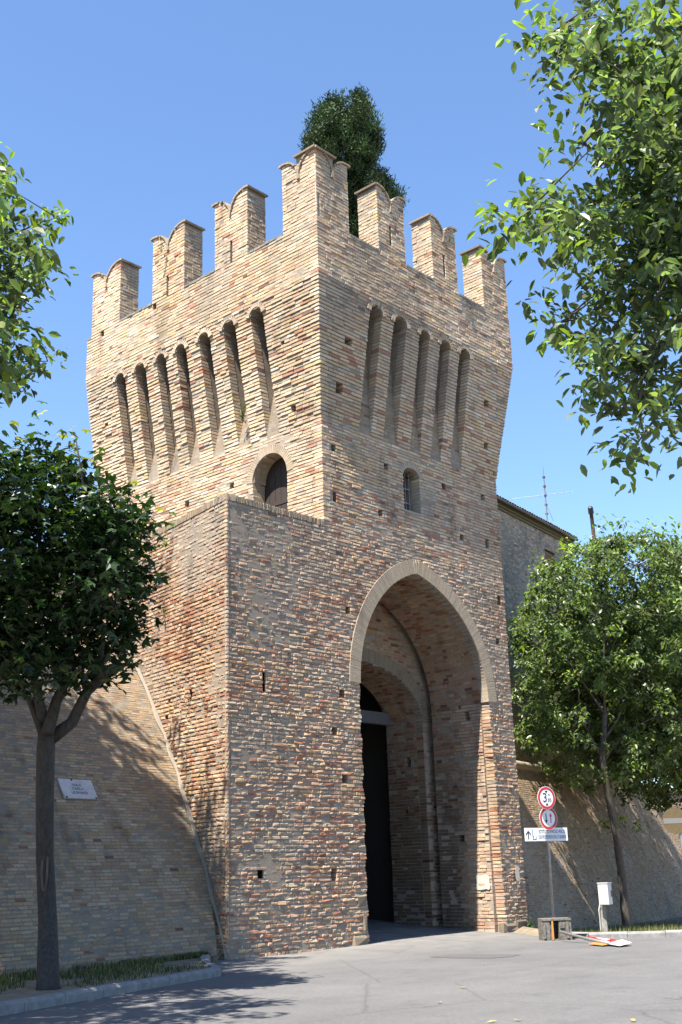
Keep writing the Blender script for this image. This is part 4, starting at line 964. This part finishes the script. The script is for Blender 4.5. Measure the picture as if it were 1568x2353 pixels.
E = [(1400, 1480, 150, 190), (1330, 1560, 120, 170), (1270, 1430, 70, 110), (1250, 1590, 60, 110), (1460, 1330, 110, 110), (1350, 1330, 60, 80), (1500, 1560, 130, 190), (1300, 1690, 90, 70), (1420, 1710, 140, 70), (1265, 1320, 30, 55), (1235, 1450, 55, 60), (1545, 1440, 90, 160), (1390, 1275, 45, 45), (1330, 1290, 50, 50), (1490, 1270, 60, 50), (1215, 1530, 35, 60), (1240, 1680, 45, 50), (1370, 1770, 110, 40), (1480, 1760, 90, 60), (1560, 1300, 60, 60)]
tips = [(1240, 1290, .22, 26), (1228, 1350, .2, 20), (1205, 1420, .3, 30), (1215, 1480, .3, 34), (1300, 1260, .2, 26), (1320, 1250, .2, 22), (1383, 1205, .18, 22), (1415, 1210, .2, 26), (1437, 1200, .16, 18), (1490, 1215, .2, 28), (1520, 1220, .2, 26), (1380, 1250, .3, 34), (1440, 1260, .3, 34), (1500, 1270, .3, 34), (1390, 1890, .18, 24), (1420, 1880, .2, 30), (1470, 1895, .15, 18), (1400, 1780, .2, 18)]
tree_leafy('street_tree', 'sunlit green street tree standing between the sign post and the right wall', rb, E, dr_+2.2, 4.2, 950, 46, .13, .21, (.108, .150, .066), .10,
    ([rb-Z*.4, rb+Z*.05, at(1432, 2040, dr_), at(1418, 1920, dr_), at(1398, 1830, dr_), at(1384, 1740, dr_), at(1390, 1640, dr_)], [.23, .19, .165, .15, .14, .13, .1]),
    [(at(1384, 1740, dr_), at(1330, 1580, dr_), .07, .02), (at(1386, 1700, dr_), at(1450, 1560, dr_+.8), .06, .02), (at(1390, 1640, dr_), at(1400, 1400, dr_), .06, .015), (at(1390, 1640, dr_), at(1280, 1480, dr_+.3), .05, .015), (at(1384, 1760, dr_), at(1500, 1650, dr_), .05, .015), (at(1400, 1500, dr_), at(1460, 1300, dr_), .03, .01)], G1, tips, extra=[((21.5, 5.2, 8.6), 2.3, 150)])
d2 = dr_+5; b2 = np.array(at(1640, 2100, d2)); b2[2] = -.7
E = [(1430, 1600, 110, 170), (1480, 1490, 100, 150), (1400, 1470, 80, 100), (1600, 1450, 130, 210), (1560, 1640, 120, 160), (1540, 1780, 110, 70), (1650, 1600, 140, 220), (1470, 1750, 70, 60), (1490, 1820, 60, 40)]
tree_leafy('street_tree', 'darker bushy street tree at the right edge behind the faded round sign', b2, E, d2+1.5, 4.6, 1000, 46, .16, .22, (.085, .12, .036), .08,
    ([b2, at(1640, 1950, d2), at(1630, 1800, d2), at(1620, 1650, d2)], [.2, .16, .14, .09]), [(at(1630, 1800, d2), at(1540, 1640, d2), .07, .02), (at(1620, 1650, d2), at(1600, 1420, d2), .06, .02)], G1, [(1560, 1240, .3, 30), (1530, 1290, .3, 30), (1565, 1210, .25, 26)], extra=[((25.5, 6.2, 8.8), 2.8, 230), ((30, 7.0, 8.8), 3.2, 260)])
# large branch of a near tree hanging into the upper right
dn_ = 14.2; nb_ = np.array(at(2150, 2300, dn_+1.5)); nb_[2] = 0
E = [(1470, 90, 210, 110), (1530, 300, 110, 170), (1330, 110, 90, 80), (1350, 330, 75, 45), (1460, 240, 110, 110), (1240, 480, 75, 70), (1330, 500, 110, 75), (1450, 500, 140, 90), (1500, 640, 110, 110), (1400, 620, 120, 80), (1320, 700, 70, 40), (1300, 760, 40, 45), (1400, 780, 110, 60), (1500, 800, 90, 90), (1370, 880, 50, 30), (1430, 890, 80, 50), (1520, 930, 60, 90), (1440, 1010, 40, 60), (1480, 1050, 35, 40), (1640, 300, 150, 300), (1650, 700, 150, 250), (1260, 60, 45, 50), (1560, 450, 90, 140)]
tips = [(1130, 490, .1, 10), (1150, 470, .14, 14), (1145, 520, .16, 16), (1165, 560, .16, 14), (1200, 450, .2, 22), (1225, 20, .14, 18), (1235, 90, .16, 18), (1265, 320, .14, 12), (1280, 260, .14, 12), (1255, 690, .14, 12), (1260, 760, .14, 14), (1270, 790, .1, 10), (1330, 890, .14, 12), (1405, 1030, .14, 12), (1440, 1100, .12, 8), (1460, 1075, .12, 8), (1460, 360, .25, 22), (1440, 410, .25, 22), (1500, 440, .25, 18), (1480, 190, .25, 18)]
lim = []
hub = at(1900, 600, dn_+.8)
for x, y in ((1290, 60), (1340, 330), (1220, 480), (1330, 560), (1290, 740), (1380, 880), (1450, 1040), (1500, 250), (1450, 620), (1480, 850)): lim.append((hub+(at(1600, (y+600)/2, dn_)-hub)*.8, at(x, y, dn_+rnd.uniform(-.8, .8)), .035, .008))
for y in (150, 400, 700, 950): lim.append((hub, at(1620, y, dn_), .09, .035))
G2 = 'near trees framing the view'
tree_leafy('overhanging_tree', 'leafy branches of a large near tree hanging into the upper right sky', nb_, E, dn_, 1.8, 620, 17, .06, .165, (.115, .155, .076), .10,
    ([nb_, nb_+Z*2, nb_+Z*4.5, hub], [.32, .26, .22, .14]), lim, G2, tips)
# tall tree whose branches reach in at the left edge; it shades the maple and the left wall
dl_ = 24.0; lb_ = np.array(at(-330, 2280, dl_)); lb_[2] = .1
E = [(-60, 620, 90, 130, 9000), (-25, 700, 50, 70, 2600), (50, 620, 45, 25, 700), (65, 570, 38, 28, 600), (105, 515, 25, 20, 350), (10, 640, 45, 35, 900), (-50, 825, 60, 65, 3800), (30, 790, 50, 36, 1100), (60, 850, 40, 30, 800), (100, 832, 16, 16, 200), (-45, 420, 50, 70, 2500), (-12, 460, 20, 45, 500), (-200, 500, 190, 330, 70000), (-330, 700, 260, 380, 100000), (-190, 820, 160, 170, 50000), (-240, 1050, 190, 230, 60000), (-310, 1260, 150, 180, 40000), (-370, 1060, 150, 160, 30000)]
hubl = at(-330, 800, dl_)
lim = [(hubl, at(-120, 640, dl_), .12, .05), (hubl, at(-100, 860, dl_), .11, .05), (hubl, at(-200, 450, dl_), .11, .05), (at(-120, 650, dl_), at(130, 500, dl_), .04, .008), (at(-100, 860, dl_), at(110, 830, dl_), .035, .008), (at(-110, 700, dl_), at(90, 600, dl_), .03, .008), (at(-200, 450, dl_), at(0, 400, dl_), .03, .008), (hubl, at(-500, 500, dl_), .12, .05)]
tips = [(5, 360, .13, 14), (8, 430, .16, 16), (125, 505, .16, 18), (145, 495, .11, 10), (95, 515, .14, 14), (120, 820, .16, 16), (100, 600, .2, 16), (50, 690, .22, 22), (110, 625, .16, 12), (20, 470, .22, 22)]
tree_leafy('overhanging_tree', 'tall light green tree reaching in from the left edge above the maple', lb_, E, dl_, 4.2, 1700, 28, .13, .21, (.10, .14, .058), .10, ([lb_-Z*.2, lb_+Z*2.2, lb_+Z*5, hubl], [.36, .3, .26, .2]), lim, G2, tips, extra=[((-17.5, -7.0, 9.0), 3.2, 300), ((-14.5, -1.5, 12.5), 3.0, 130), ((-16.2, -4.2, 8.2), 2.7, 220)])  # extra: unseen crown masses added to shade kerb and wall, block sky
# cypress behind the tower
dc = 55.0; cbse = np.array(at(805, 900, dc)); cbse[2] = 6.0
cy = thing('cypress_tree', 'tall dense dark cypress rising behind the battlements', 'tree', cbse)
m = MB(); m.tube([cbse, at(805, 700, dc), at(800, 300, dc)], [.5, .4, .1], 10); m.build('trunk', M_bark2, cy, True)
cr = MB()
E = [(790, 345, 78, 85), (745, 310, 34, 58), (838, 300, 34, 65), (815, 245, 44, 28), (766, 265, 30, 30), (868, 340, 14, 55), (820, 222, 20, 12), (768, 232, 8, 9), (715, 325, 12, 38), (840, 440, 60, 50), (885, 440, 26, 32), (905, 455, 14, 20), (830, 500, 55, 70), (800, 560, 65, 120), (850, 620, 65, 150)]
nt_ = 430; ctr, Lf, k = cluster_cloud(E, dc, 1.9, nt_, 260, .20, 1.4)
cc_ = leaf_cols(nt_, (.040, .075, .026), 0, var=.4)[k]; leaf_quads(cr, Lf-Z*.1, rng.uniform(.11, .20, len(Lf)), cc_*rng.uniform(.8, 1.25, (len(Lf), 1)), -.9, 'tuft')
cr.build('crown', M_cyp, cy)

def zverge(x, y):
    yk = np.interp(x, [4.75, 5.4, 6.3, 9.0, 14, 30], [-3.75, -4.9, -6.0, -9.2, -15, -34]); yw = RW0[1]+.6+(x-8.0)*.231
    return .12-(.48+.022*(x-8))*min(1, max(0, (y-yk)/(yw-yk)))**.8
# grass tufts on the verges, weeds
def grass(name, pts, h, col, label):
    P = np.array(pts); N = len(P); m = MB(); th = rng.uniform(0, 2*math.pi, N); d = np.stack([np.cos(th)*.5, np.sin(th)*.5, np.ones(N)], axis=1)
    hh = rng.uniform(.4, 1.2, N)*h; a = np.stack([-np.sin(th), np.cos(th), np.zeros(N)], axis=1)
    V = np.stack([P-a*.009, P+a*.009, P+d*hh[:, None]*.6+a*.005, P+d*hh[:, None]], axis=1).reshape(-1, 3)
    m.quads(V, (np.array([[0, 1, 2, 3]])[None]+(np.arange(N)*4)[:, None, None]).reshape(-1, 4), leaf_cols(N, col, .25, (.22, .19, .07), .3))
    return tag(m.build(name, M_grass), label, 'grass', kind='stuff')
P = []
while len(P) < 9000:
    x = rng.uniform(-14.5, -4.2); yk = np.interp(x, [k[0] for k in KL], [k[1] for k in KL]); yw = wall_y_left(x)+.05
    y = yk+.2+(yw-yk-.2)*rng.random()**.6
    if vnoise(x*1.1, y*1.4, 5) > .36+.25*max(0, 1-(y-yk)/1.2): P.append((x, y, .115))
grass('verge_grass', P, .12, (.05, .07, .022), 'short grass and weeds on the verge below the left wall')
P = []
while len(P) < 7000:
    t = rng.random(); q = RW0+UR*(rng.uniform(-.2, 22)); s_ = rng.random()**1.6*6; x, y = q[0]+s_*.2, q[1]-s_+.3
    if y > np.interp(x, [4.75, 5.4, 6.3, 9.0, 14, 30], [-3.75, -4.9, -6.0, -9.2, -15, -34])+.3 and vnoise(x*.9, y*1.2, 8) > .35: P.append((x, y, zverge(x, y)))
grass('verge_grass', P, .22, (.065, .095, .025), 'patchy grass along the foot of the right wall')
def weed(p, n, r_, size, label):
    m = MB(); q = np.asarray(p)+rng.normal(0, 1, (n, 3))*np.array([r_*.5, r_*.5, r_]); [m.tube([np.asarray(p)-Z*r_, t], .004, 4, (.06, .09, .03)) for t in q]; leaf_quads(m, q, rng.uniform(size*.6, size*1.2, n), leaf_cols(n, (.05, .085, .02), .1), .3)
    tag(m.build('wall_plant', M_leaf), label, 'plant')
weed((-.22, 2.98, 14.95), 40, .16, .11, 'small green plant rooted in a slot of the left gallery')
weed((8.3, -.12, .22), 24, .1, .12, 'small weed at the foot of the right pier')
weed((-.95, 6.02, 21.42), 16, .14, .10, 'small dry plant sprouting from the notch of a left merlon')
weed((5.35, -.95, 21.44), 10, .08, .08, 'tiny plant in the notch of a right merlon')
bw = BO+BD*3.2+BN*.06+Z*8.55; weed(bw, 18, .1, .1, 'small weed on the buttress side near the maple')
for i, (x, y) in enumerate(((1113, 2214), (1063, 2268), (1130, 2343), (1190, 2340), (1455, 2343), (1010, 2300))):
    c = gp(x, y, .03); c[2] = rz(c[0], c[1])+.02; th = rnd.uniform(0, 6.28); d = np.array([math.cos(th), math.sin(th), .12])*.07; a = np.array([-math.sin(th), math.cos(th), .25])*.035
    m = MB(); m.quads([c-d, c+a, c+d, c-a+Z*.015], [[0, 1, 2, 3]], np.array([.42, .30, .08])*rnd.uniform(.8, 1.2)); tag(m.build('fallen_leaf', M_grass), 'small dry yellow leaf lying on the grey road', 'leaf', 'fallen leaves on the road')
